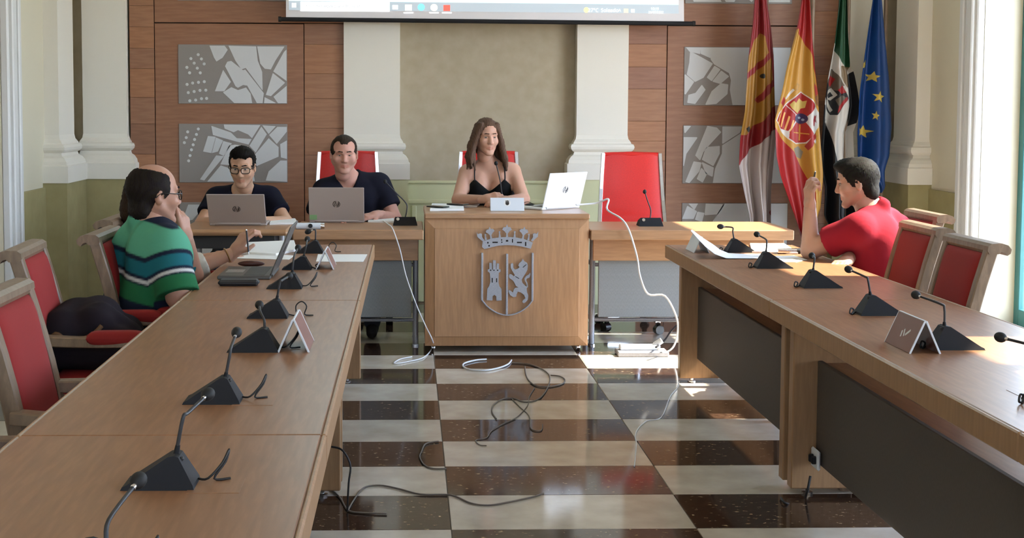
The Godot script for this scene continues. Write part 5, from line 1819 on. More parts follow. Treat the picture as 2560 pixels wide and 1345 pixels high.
func sdf(acc: Dictionary, prims: Array, cell: float, colour: Callable, xf := Transform3D.IDENTITY) -> void:
	var lo := Vector3(1e9, 1e9, 1e9)
	var hi := -lo
	for p in prims:
		if p[0] > 2: continue
		if p[0] == 1:
			var m: float = max(p[2].x, max(p[2].y, p[2].z))
			lo = lo.min(p[1] - Vector3(m, m, m))
			hi = hi.max(p[1] + Vector3(m, m, m))
		else:
			var m: float = max(p[3], p[4])
			lo = lo.min(p[1].min(p[2]) - Vector3(m, m, m))
			hi = hi.max(p[1].max(p[2]) + Vector3(m, m, m))
	lo -= Vector3.ONE * cell * 4
	hi += Vector3.ONE * cell * 4
	var nx := int((hi.x - lo.x) / cell) + 1
	var ny := int((hi.y - lo.y) / cell) + 1
	var nz := int((hi.z - lo.z) / cell) + 1
	var f := PackedFloat32Array()
	f.resize(nx * ny * nz)
	f.fill(1.0)
	for p in prims:
		var t: int = p[0]
		if t == 6:
			var cf: Callable = p[1]
			for k in nz:
				for j in ny:
					for i in nx:
						var ix := (k * ny + j) * nx + i
						if f[ix] > 0.05: continue
						var d: float = cf.call(lo + Vector3(i, j, k) * cell)
						if d > f[ix]: f[ix] = d
			continue
		if t == 5:
			var nn: Vector3 = p[1]
			for k in nz:
				for j in ny:
					for i in nx:
						var d: float = nn.dot(lo + Vector3(i, j, k) * cell) - p[2]
						var ix := (k * ny + j) * nx + i
						if d > f[ix]: f[ix] = d
			continue
		var kb: float = p[5]
		var a: Vector3 = p[1]
		var b0: Vector3
		var b1: Vector3
		var mg := kb + cell * 3
		var inv_b := Basis.IDENTITY
		var rr := Vector3.ONE
		var ba := Vector3.ZERO
		var il := 0.0
		var ra := 0.0
		var rb := 0.0
		var bd := Vector3.ZERO
		if t == 1 or t == 3:
			var m: float = max(p[2].x, max(p[2].y, p[2].z)) + mg
			b0 = a - Vector3(m, m, m)
			b1 = a + Vector3(m, m, m)
			inv_b = p[3].inverse()
			rr = p[2]
		else:
			ra = p[3]
			rb = p[4]
			var m: float = max(ra, rb) + mg
			b0 = a.min(p[2]) - Vector3(m, m, m)
			b1 = a.max(p[2]) + Vector3(m, m, m)
			ba = p[2] - a
			il = 1.0 / max(ba.length_squared(), 1e-9)
			bd = ba.normalized()
		var i0 := maxi(0, int((b0.x - lo.x) / cell))
		var i1 := mini(nx - 1, int((b1.x - lo.x) / cell) + 1)
		var j0 := maxi(0, int((b0.y - lo.y) / cell))
		var j1 := mini(ny - 1, int((b1.y - lo.y) / cell) + 1)
		var k0 := maxi(0, int((b0.z - lo.z) / cell))
		var k1 := mini(nz - 1, int((b1.z - lo.z) / cell) + 1)
		var deep := -kb - cell * 2.0
		var round_ := t == 1 or t == 3
		var adds := t < 3
		var dr := rb - ra
		var bl := ba.length()
		var ir := Vector3.ONE / rr
		var ra2: float = (maxf(ra, rb) + mg) ** 2
		for k in range(k0, k1 + 1):
			for j in range(j0, j1 + 1):
				var base := (k * ny + j) * nx
				var row := lo + Vector3(0, j, k) * cell - a
				for i in range(i0, i1 + 1):
					var o := f[base + i]
					if adds and o < deep: continue
					var q := Vector3(row.x + i * cell, row.y, row.z)
					var d: float
					if round_:
						q = inv_b * q
						var e := q * ir
						var l := e.length()
						if l > 3.0: continue
						d = l * (l - 1.0) / maxf((e * ir).length(), 1e-6)
					else:
						var h := clampf(q.dot(ba) * il, 0.0, 1.0)
						var w2 := (q - ba * h).length_squared()
						if w2 > ra2: continue
						d = sqrt(w2) - (ra + dr * h)
						if t == 2: d = maxf(d, q.dot(bd) - bl)
					if adds:
						var h2 := kb - absf(d - o)
						f[base + i] = minf(d, o) if h2 <= 0.0 else minf(d, o) - h2 * h2 * 0.25 / kb
					else:
						var h3 := kb - absf(d + o)
						f[base + i] = maxf(-d, o) if h3 <= 0.0 else maxf(-d, o) + h3 * h3 * 0.25 / kb
	# surface nets
	var vi := PackedInt32Array()
	vi.resize(nx * ny * nz)
	vi.fill(-1)
	var v := PackedVector3Array()
	var cells := PackedInt32Array()
	var sy := nx
	var sz := nx * ny
	var lim := cell * 2.0
	for k in nz - 1:
		for j in ny - 1:
			var base := (k * ny + j) * nx
			for i in nx - 1:
				var ix := base + i
				var f0 := f[ix]
				if f0 > lim or f0 < -lim: continue
				var g := [f0, f[ix + 1], f[ix + sy], f[ix + sy + 1], f[ix + sz], f[ix + sz + 1], f[ix + sz + sy], f[ix + sz + sy + 1]]
				var neg := 0
				for q: float in g:
					if q < 0.0: neg += 1
				if neg == 0 or neg == 8: continue
				var s := Vector3.ZERO
				var n := 0
				for e: Array in EDGES:
					var ga: float = g[e[0]]
					var gb: float = g[e[1]]
					if (ga < 0.0) != (gb < 0.0):
						s += CORNER[e[0]].lerp(CORNER[e[1]], ga / (ga - gb))
						n += 1
				vi[ix] = v.size()
				v.append(lo + (Vector3(i, j, k) + s / n) * cell)
				cells.append(ix)
	var idx := PackedInt32Array()
	var first: int = acc.v.size()
	var nrm := PackedVector3Array()
	nrm.resize(v.size())
	for ix in cells:
		var f0 := f[ix]
		for ax in 3:
			var st: int = [1, sy, sz][ax]
			var u: int = [sy, sz, 1][ax]
			var w: int = [sz, 1, sy][ax]
			var f1 := f[ix + st]
			if (f0 < 0.0) == (f1 < 0.0): continue
			var a := vi[ix - u - w]
			var b := vi[ix - w]
			var c := vi[ix]
			var d := vi[ix - u]
			if a < 0 or b < 0 or c < 0 or d < 0: continue
			if f0 >= 0.0:
				var t := b
				b = d
				d = t
			# a b c d now run counter-clockwise seen from outside; front faces run clockwise
			idx.append_array(PackedInt32Array([first + a, first + c, first + b, first + a, first + d, first + c]))
			var fn := (v[c] - v[a]).cross(v[d] - v[b])
			nrm[a] += fn
			nrm[b] += fn
			nrm[c] += fn
			nrm[d] += fn
	var cols := PackedColorArray()
	cols.resize(v.size())
	var flip := xf.basis.determinant() < 0
	for i in v.size():
		cols[i] = colour.call(v[i])
		nrm[i] = (xf.basis.inverse().transposed() * nrm[i]).normalized()
		v[i] = xf * v[i]
	if flip: pass
	var av: PackedVector3Array = acc.v
	var an: PackedVector3Array = acc.n
	var ac: PackedColorArray = acc.c
	var ai: PackedInt32Array = acc.i
	av.append_array(v)
	an.append_array(nrm)
	ac.append_array(cols)
	ai.append_array(idx)
	acc.v = av
	acc.n = an
	acc.c = ac
	acc.i = ai

const EDGES := [[0, 1], [2, 3], [4, 5], [6, 7], [0, 2], [1, 3], [4, 6], [5, 7], [0, 4], [1, 5], [2, 6], [3, 7]]
const CORNER := [Vector3(0, 0, 0), Vector3(1, 0, 0), Vector3(0, 1, 0), Vector3(1, 1, 0), Vector3(0, 0, 1), Vector3(1, 0, 1), Vector3(0, 1, 1), Vector3(1, 1, 1)]

func acc_put(acc: Dictionary, called: String, m: Material, parent: Node3D) -> MeshInstance3D:
	var arr := []
	arr.resize(Mesh.ARRAY_MAX)
	arr[Mesh.ARRAY_VERTEX] = acc.v
	arr[Mesh.ARRAY_NORMAL] = acc.n
	arr[Mesh.ARRAY_COLOR] = acc.c
	arr[Mesh.ARRAY_INDEX] = acc.i
	var me := ArrayMesh.new()
	me.add_surface_from_arrays(Mesh.PRIMITIVE_TRIANGLES, arr)
	return put(me, called, m, parent)

# ---------- heads, hands, bodies ----------
# head frame: origin in the middle of the head, z forward, y up, x to the person's left
func head_prims(wide: float) -> Array:
	var p := []
	p.append(ell(Vector3(0, 0.035, -0.014), Vector3(0.076, 0.087, 0.096), 0.02))
	p.append(ell(Vector3(0, -0.03, 0.02), Vector3(0.06 * wide, 0.075, 0.066), 0.03))
	for e: float in [-1, 1]:
		p.append(cap(Vector3(e * 0.052 * wide, -0.045, -0.005), Vector3(e * 0.016, -0.098, 0.062), 0.02, 0.016, 0.02))
		p.append(ell(Vector3(e * 0.04 * wide, -0.024, 0.055), Vector3(0.024, 0.026, 0.026), 0.02))
		p.append(cap(Vector3(e * 0.012, 0.026, 0.080), Vector3(e * 0.046, 0.026, 0.066), 0.010, 0.009, 0.012))
		p.append(ell(Vector3(e * 0.0745 * (0.5 + wide * 0.5), -0.004, -0.012), Vector3(0.010, 0.032, 0.019), 0.006, Basis(Vector3.UP, e * 0.35)))
		p.append(ell(Vector3(e * 0.012, -0.034, 0.088), Vector3(0.0075, 0.007, 0.009), 0.006))
		p.append(cap(Vector3(e * 0.021, -0.0635, 0.0725), Vector3(0, -0.0605, 0.0805), 0.0042, 0.0052, 0.006))
		p.append(cap(Vector3(e * 0.016, -0.0705, 0.0735), Vector3(0, -0.0715, 0.0785), 0.0045, 0.0060, 0.006))
	p.append(cap(Vector3(0, 0.016, 0.080), Vector3(0, -0.028, 0.098), 0.008, 0.0115, 0.012))
	p.append(ell(Vector3(0, -0.103, 0.066), Vector3(0.022, 0.016, 0.018), 0.018))
	p.append(cap(Vector3(0, -0.05, -0.02), Vector3(0, -0.13, -0.03), 0.056, 0.055, 0.02))
	for e: float in [-1, 1]:
		p.append(ell_off(Vector3(e * 0.031, 0.006, 0.092), Vector3(0.017, 0.010, 0.016), 0.010))
		p.append(ell_off(Vector3(e * 0.083 * (0.5 + wide * 0.5), -0.004, -0.004), Vector3(0.006, 0.018, 0.010), 0.004))
	p.append(cap_off(Vector3(-0.021, -0.0665, 0.080), Vector3(0, -0.0655, 0.0865), 0.0022, 0.0022, 0.003))
	p.append(cap_off(Vector3(0.021, -0.0665, 0.080), Vector3(0, -0.0655, 0.0865), 0.0022, 0.0022, 0.003))
	return p

func skin_colour(base: Color, beard: float) -> Callable:
	return func(p: Vector3) -> Color:
		var c := base
		if p.z > 0.055 and absf(p.x) < 0.024 and p.y < -0.057 and p.y > -0.077:
			return Color(base.r * 0.90, base.g * 0.74, base.b * 0.74)
		if beard > 0.0 and p.z > -0.01 and p.y < -0.045 + 0.25 * maxf(0.0, absf(p.x) - 0.03) and p.y > -0.13:
			c = c.lerp(Color(0.10, 0.085, 0.075), beard)
		return c

func eyes(xf: Transform3D, person: Node3D, open := 1.0) -> void:
	for e: float in [-1, 1]:
		var w := S()
		var d := S()
		ball(w, xf * Vector3(e * 0.031, 0.006, 0.0725), xf.basis.get_scale() * Vector3(0.0115, 0.0052 * open, 0.0105), xf.basis.orthonormalized(), 8)
		ball(d, xf * Vector3(e * 0.031, 0.0055, 0.0795), xf.basis.get_scale() * Vector3(0.0052, 0.0048 * open, 0.0042), xf.basis.orthonormalized(), 6)
		var o := done(w, "eye", M.eye_white, person)
		done(d, "iris", M.iris, o)

func brows(xf: Transform3D) -> Array:
	var o := []
	for e: float in [-1, 1]:
		o.append(cap(xf * Vector3(e * 0.014, 0.030, 0.0905), xf * Vector3(e * 0.034, 0.0325, 0.0835), 0.0034, 0.0036, 0.004))
		o.append(cap(xf * Vector3(e * 0.034, 0.032, 0.0835), xf * Vector3(e * 0.049, 0.026, 0.0695), 0.0034, 0.002, 0.004))
	return o

func spectacles(xf: Transform3D, person: Node3D, m: Material) -> void:
	var st := S()
	var ln := S()
	for e: float in [-1, 1]:
		var ring := []
		for i in 19:
			var a := TAU * i / 18
			var cx: float = signf(cos(a)) * pow(absf(cos(a)), 0.6)
			var sy: float = signf(sin(a)) * pow(absf(sin(a)), 0.6)
			ring.append(xf * Vector3(e * 0.034 + cx * 0.026, 0.001 + sy * 0.0185, 0.098 - 0.012 * absf(e * 0.034 + cx * 0.026) / 0.06))
		tube(st, ring, 0.0026, 6)
		tube(st, curve([xf * Vector3(e * 0.061, 0.008, 0.086), xf * Vector3(e * 0.078, 0.008, 0.05), xf * Vector3(e * 0.084, 0.010, -0.005), xf * Vector3(e * 0.083, -0.008, -0.028)], 4), 0.002, 6)
		var c := xf * Vector3(e * 0.034, 0.001, 0.092)
		ln.set_smooth_group(-1)
		for i in 18:
			tri(ln, c, ring[i], ring[i + 1], xf.basis.z)
	tube(st, curve([xf * Vector3(-0.010, 0.006, 0.098), xf * Vector3(0, 0.010, 0.102), xf * Vector3(0.010, 0.006, 0.098)], 3), 0.002, 6)
	var g := done(st, "spectacles", m, person)
	done(ln, "lenses", M.lens, g)

# hand: fd = where the fingers point, back = out of the back of the hand, s = +1 when the thumb lies at fd x back
func hand(acc: Dictionary, wrist: Vector3, fd: Vector3, back: Vector3, s: float, curl: Array, thumb: Array, col: Color, k := 1.0) -> Transform3D:
	var y := fd.normalized()
	var z := (back - y * back.dot(y)).normalized()
	var x := y.cross(z) * s
	var xf := Transform3D(Basis(x, y, z), wrist)
	var p := []
	var lens := [[0.026, 0.088, 0.040, 0.025, 0.020], [0.009, 0.093, 0.044, 0.028, 0.021], [-0.009, 0.089, 0.041, 0.026, 0.020], [-0.025, 0.080, 0.032, 0.020, 0.018]]
	for i in 4:
		var l: Array = lens[i]
		p.append(cap(xf * (Vector3(l[0] * 0.55, 0.0, 0) * k), xf * (Vector3(l[0], l[1], 0) * k), 0.014 * k, 0.0115 * k, 0.012))
		var at := Vector3(l[0], l[1], 0.0)
		var ang: float = curl[i] * 0.6
		for j in 3:
			var d := Vector3(0, cos(ang), -sin(ang))
			var to: Vector3 = at + d * float(l[2 + j])
			p.append(cap(xf * (at * k), xf * (to * k), (0.0098 - j * 0.0008) * k, (0.0092 - j * 0.0009) * k, 0.003))
			at = to
			ang += curl[i]
	var t0 := Vector3(0.018, 0.02, -0.008)
	var t1: Vector3 = t0 + thumb[0]
	var t2: Vector3 = t1 + thumb[1]
	p.append(cap(xf * (t0 * k), xf * (t1 * k), 0.0145 * k, 0.0115 * k, 0.010))
	p.append(cap(xf * (t1 * k), xf * (t2 * k), 0.0108 * k, 0.0088 * k, 0.004))
	p.append(cap(xf * (Vector3(0, -0.03, 0) * k), xf * (Vector3(0, 0.02, 0) * k), 0.022 * k, 0.026 * k, 0.02))
	sdf(acc, p, 0.004, func(_q): return col)
	return xf

func torso_prims(c: Dictionary, more: float) -> Array:
	var P: Vector3 = c.pelvis
	var C: Vector3 = c.chest
	var N: Vector3 = c.neck
	var r: Vector3 = (c.sl - c.sr).normalized()
	var fw := r.cross(N - P).normalized()
	var b: float = c.bulk
	var hw: float = c.get("half", 0.085)
	var o := []
	for e: float in [-1, 1]:
		o.append(cap(P + r * e * 0.08, P + r * e * 0.08 + (C - P) * 0.3, 0.115 * b + more, 0.112 * b + more, 0.05))
		o.append(cap(P + r * e * 0.075 + (C - P) * 0.25, C + r * e * hw, 0.11 * b + more, 0.105 * b + more, 0.05))
		var sh: Vector3 = c.sl if e > 0 else c.sr
		o.append(cap(C + r * e * hw + (N - C) * 0.25, sh + (C - N) * 0.05 - r * e * 0.03, 0.095 * b + more, 0.06 + more, 0.05))
		o.append(cap(N + (C - N) * 0.12 + r * e * 0.02, sh - r * e * 0.015, 0.052 + more, 0.050 + more, 0.05))
	o.append(cap(P + (C - P) * 0.3 + fw * c.get("belly", 0.0), P + (C - P) * 0.6 + fw * c.get("belly", 0.0), 0.10 * b + more, 0.10 * b + more, 0.06))
	return o

# c: joints in world points. Returns the person node.
func person(c: Dictionary, label: String) -> Node3D:
	var base := Vector3(c.pelvis.x, 0, c.pelvis.z)
	var t := thing("person", label, "person", base)
	t.set_meta("group", "people seated at the meeting")
	var inv := Transform3D(Basis.IDENTITY, -base)
	var q := {}
	for k in c:
		q[k] = c[k] - base if c[k] is Vector3 and k != "face" and k != "up" else c[k]
	var skin: Color = c.skin
	var flat := func(_p): return skin
	# head
	var z: Vector3 = c.face.normalized()
	var up: Vector3 = c.get("up", Vector3.UP)
	var x := up.cross(z).normalized()
	var hs: Vector3 = c.get("head_scale", Vector3.ONE)
	var hx := inv * Transform3D(Basis(x * hs.x, z.cross(x) * hs.y, z * hs.z), c.head)
	q.hx = hx
	var acc := new_acc()
	sdf(acc, head_prims(c.get("wide", 1.0)), c.get("cell", 0.0046), skin_colour(skin, c.get("beard", 0.0)), hx)
	# body, arms, legs
	var b := torso_prims(q, -0.006)
	var nk: Vector3 = hx * Vector3(0, -0.09, -0.025)
	b.append(cap(q.neck + (q.chest - q.neck) * 0.15, nk, 0.060 * c.get("neck_w", 1.0), 0.055 * c.get("neck_w", 1.0), 0.04))
	var aw: float = c.get("arm", 1.0)
	for s in ["l", "r"]:
		b.append(cap(q["s" + s], q["e" + s], 0.050 * aw, 0.041 * aw, 0.03))
		b.append(cap(q["e" + s], q["w" + s], 0.041 * aw, 0.027 * aw, 0.012))
		b.append(cap(q["h" + s], q["k" + s], 0.075, 0.055, 0.03))
		b.append(cap(q["k" + s], q["a" + s], 0.052, 0.036, 0.02))
	if c.has("bust"):
		for e: float in [-1, 1]:
			b.append(ell(q.chest + Vector3(e * 0.075, -0.03, 0.085), Vector3(0.064, 0.066, 0.048), 0.03))
	sdf(acc, b, 0.012, flat)
	for s in ["l", "r"]:
		if c.has("hand_" + s):
			var h: Dictionary = c["hand_" + s]
			hand(acc, q["w" + s], h.fd, h.back, h.s, h.curl, h.thumb, skin, c.get("hand_k", 1.0))
	acc_put(acc, "body", M.skin, t)
	eyes(hx, t, c.get("open", 1.0))
	# trousers and shoes
	acc = new_acc()
	var tr := []
	for s in ["l", "r"]:
		tr.append(cap(q["h" + s], q["k" + s], 0.095, 0.072, 0.04))
		tr.append(cap(q["k" + s], q["a" + s], 0.070, 0.055, 0.03))
	tr.append(cap(q.hl, q.hr, 0.115, 0.115, 0.05))
	var tc: Color = c.trousers
	sdf(acc, tr, 0.018, func(_p): return tc)
	acc_put(acc, "trousers", M.cloth, t)
	for s in ["l", "r"]:
		acc = new_acc()
		var a: Vector3 = q["a" + s]
		var fd: Vector3 = (q.kl + q.kr - q.hl - q.hr)
		fd.y = 0
		fd = fd.normalized()
		sdf(acc, [cap(Vector3(a.x, 0.045, a.z) - fd * 0.04, Vector3(a.x, 0.036, a.z) + fd * 0.14, 0.042, 0.034, 0.02), plane_off(Vector3.DOWN, -0.002)], 0.01, func(_p): return Color(0.02, 0.018, 0.016))
		acc_put(acc, "shoe", M.cloth, t)
	t.set_meta("q", q)
	return t

# shirt: torso, collar opening and sleeves
func shirt(t: Node3D, more: float, sleeve: float, sleeve_r: float, extra: Array, colour: Callable, cell := 0.010, called := "shirt") -> void:
	var q: Dictionary = t.get_meta("q")
	var acc := new_acc()
	var p := torso_prims(q, more)
	for s in ["l", "r"]:
		var e: Vector3 = q["s" + s].lerp(q["e" + s], sleeve)
		p.append(cut(q["s" + s], e, 0.060 + more, sleeve_r, 0.035))
	p.append_array(extra)
	sdf(acc, p, cell, colour)
	acc_put(acc, called, M.cloth, t)

func legs_for(c: Dictionary, fd: Vector3, side: Vector3) -> void:
	var P: Vector3 = c.pelvis
	P.y -= 0.03
	c.hl = P + side * 0.09
	c.hr = P - side * 0.09
	c.kl = c.hl + fd * 0.39 + side * 0.05 + Vector3(0, -0.0, 0)
	c.kr = c.hr + fd * 0.39 - side * 0.05
	c.al = Vector3(c.kl.x, 0.08, c.kl.z) - fd * 0.05
	c.ar = Vector3(c.kr.x, 0.08, c.kr.z) - fd * 0.05

func build_people() -> void:
	man_in_glasses()
	man_in_navy_polo()
	woman_in_black()
	man_in_stripes()
	person_in_white()
	man_in_red()

func hair_put(t: Node3D, prims: Array, col: Color, rough := 0.006, cell := 0.005, called := "hair") -> void:
	var q: Dictionary = t.get_meta("q")
	var acc := new_acc()
	sdf(acc, prims, cell, func(p: Vector3) -> Color:
		var v := 0.8 + 0.4 * absf(sin(p.x * 190.0 + 3.0 * sin(p.y * 40.0)))
		return Color(col.r * v, col.g * v, col.b * v), q.hx)
	# strands: shallow ridges over the surface
	var nz := FastNoiseLite.new()
	nz.seed = 3
	nz.frequency = 1.0
	nz.fractal_octaves = 2
	var vv: PackedVector3Array = acc.v
	var nn: PackedVector3Array = acc.n
	var iv: Transform3D = q.hx.affine_inverse()
	for i in vv.size():
		var p := iv * vv[i]
		vv[i] += nn[i] * (rough * nz.get_noise_3d(p.x * 130.0, p.y * 32.0, p.z * 60.0) + rough * 0.7 * nz.get_noise_3d(p.x * 40.0, p.y * 14.0, p.z * 30.0))
	acc.v = vv
	acc_put(acc, called, M.hair, t)
	acc = new_acc()
	sdf(acc, brows(Transform3D.IDENTITY), 0.002, func(_p): return Color(col.r * 0.8, col.g * 0.8, col.b * 0.8), q.hx)
	acc_put(acc, "eyebrows", M.hair, t)

func man_in_glasses() -> void:
	var c := {"bulk": 0.98, "skin": Color(0.49, 0.28, 0.18), "trousers": Color(0.03, 0.035, 0.05), "beard": 0.2}
	c.head = on_z(606, 418, -8.50)
	c.face = Vector3(-0.05, -0.22, 1)
	c.neck = on_z(607, 472, -8.60)
	c.chest = on_z(608, 526, -8.64)
	c.pelvis = Vector3(c.chest.x, 0.56, -8.72)
	c.sr = on_z(540, 496, -8.62)
	c.sl = on_z(676, 494, -8.62)
	c.er = on_z(503, 560, -8.44)
	c.el = on_z(716, 556, -8.46)
	c.wr = on_z(556, 552, -8.26)
	c.wl = on_z(648, 552, -8.26)
	legs_for(c, Vector3(0, -0.1, 1).normalized(), Vector3.RIGHT)
	var soft := [0.35, 0.35, 0.4, 0.45]
	c.hand_r = {"fd": Vector3(0.5, -0.1, 0.4), "back": Vector3(0, 1, 0.1), "s": 1.0, "curl": soft, "thumb": [Vector3(0.03, 0.03, -0.01), Vector3(0.008, 0.03, 0)]}
	c.hand_l = {"fd": Vector3(-0.5, -0.1, 0.4), "back": Vector3(0, 1, 0.1), "s": -1.0, "curl": soft, "thumb": [Vector3(0.03, 0.03, -0.01), Vector3(0.008, 0.03, 0)]}
	var t := person(c, "person in black framed glasses and navy t-shirt looking down at a grey laptop")
	var q: Dictionary = t.get_meta("q")
	shirt(t, 0.008, 0.62, 0.068, [cap_off(q.neck + Vector3(0, -0.005, 0.03), q.neck + Vector3(0, 0.12, 0.02), 0.066, 0.075, 0.008)], func(_p): return Color(0.006, 0.0065, 0.012))
	hair_put(t, [ell(Vector3(0, 0.036, -0.018), Vector3(0.082, 0.094, 0.099), 0.02), ell(Vector3(0, 0.096, 0.035), Vector3(0.066, 0.036, 0.058), 0.03),
		ell_off(Vector3(0, -0.006, 0.10), Vector3(0.074, 0.088, 0.080), 0.008), ell_off(Vector3(0.064, 0.05, 0.075), Vector3(0.03, 0.034, 0.05), 0.008), ell_off(Vector3(-0.064, 0.05, 0.075), Vector3(0.03, 0.034, 0.05), 0.008), ell_off(Vector3(0, -0.12, 0.02), Vector3(0.1, 0.085, 0.13), 0.01)], Color(0.010, 0.008, 0.007))
	spectacles(q.hx, t, M.black_gloss)

func man_in_navy_polo() -> void:
	var c := {"bulk": 1.12, "skin": Color(0.52, 0.27, 0.20), "trousers": Color(0.04, 0.045, 0.06), "wide": 1.16, "beard": 0.06, "neck_w": 1.12, "head_scale": Vector3(1.03, 0.97, 1.0), "arm": 1.1, "open": 0.7}
	c.head = on_z(860, 387, -8.80)
	c.face = Vector3(0.10, -0.10, 1)
	c.neck = on_z(869, 440, -8.90)
	c.chest = on_z(880, 502, -8.93)
	c.pelvis = Vector3(c.chest.x, 0.58, -9.0)
	c.sr = on_z(808, 476, -8.90)
	c.sl = on_z(950, 460, -8.92)
	c.er = on_z(785, 560, -8.75)
	c.el = on_z(987, 548, -8.84)
	c.wr = on_z(845, 536, -8.66)
	c.wl = on_z(945, 536, -8.66)
	legs_for(c, Vector3(0, -0.12, 1).normalized(), Vector3.RIGHT)
	var soft := [0.35, 0.35, 0.4, 0.45]
	c.hand_r = {"fd": Vector3(0.3, -0.1, 0.7), "back": Vector3(0, 1, 0.1), "s": 1.0, "curl": soft, "thumb": [Vector3(0.03, 0.03, -0.01), Vector3(0.008, 0.03, 0)]}
	c.hand_l = {"fd": Vector3(-0.75, -0.12, 0.45), "back": Vector3(0.1, 1, 0.3), "s": -1.0, "curl": [0.45, 0.45, 0.5, 0.5], "thumb": [Vector3(0.03, 0.03, -0.01), Vector3(0.008, 0.03, 0)]}
	var t := person(c, "person in open necked navy polo shirt behind the laptop with green sticker")
	var q: Dictionary = t.get_meta("q")
	var n: Vector3 = q.neck
	shirt(t, 0.010, 0.66, 0.078, [cap(n + Vector3(-0.065, 0.03, -0.02), n + Vector3(-0.03, -0.045, 0.085), 0.016, 0.014, 0.01), cap(n + Vector3(0.065, 0.03, -0.02), n + Vector3(0.03, -0.045, 0.085), 0.016, 0.014, 0.01),
		cap_off(n + Vector3(0, -0.005, 0.03), n + Vector3(0, 0.12, 0.02), 0.064, 0.08, 0.008), cap_off(n + Vector3(0.014, -0.13, 0.11), n + Vector3(0, 0.03, 0.05), 0.010, 0.080, 0.006)], func(_p): return Color(0.008, 0.009, 0.016))
	hair_put(t, [ell(Vector3(0, 0.036, -0.018), Vector3(0.084, 0.096, 0.101), 0.02),
		ell_off(Vector3(0, -0.008, 0.11), Vector3(0.074, 0.098, 0.085), 0.010), ell_off(Vector3(0.058, 0.075, 0.07), Vector3(0.034, 0.045, 0.05), 0.008), ell_off(Vector3(-0.058, 0.075, 0.07), Vector3(0.034, 0.045, 0.05), 0.008), ell_off(Vector3(0, -0.12, 0.02), Vector3(0.11, 0.09, 0.13), 0.01)], Color(0.030, 0.021, 0.016), 0.0035)

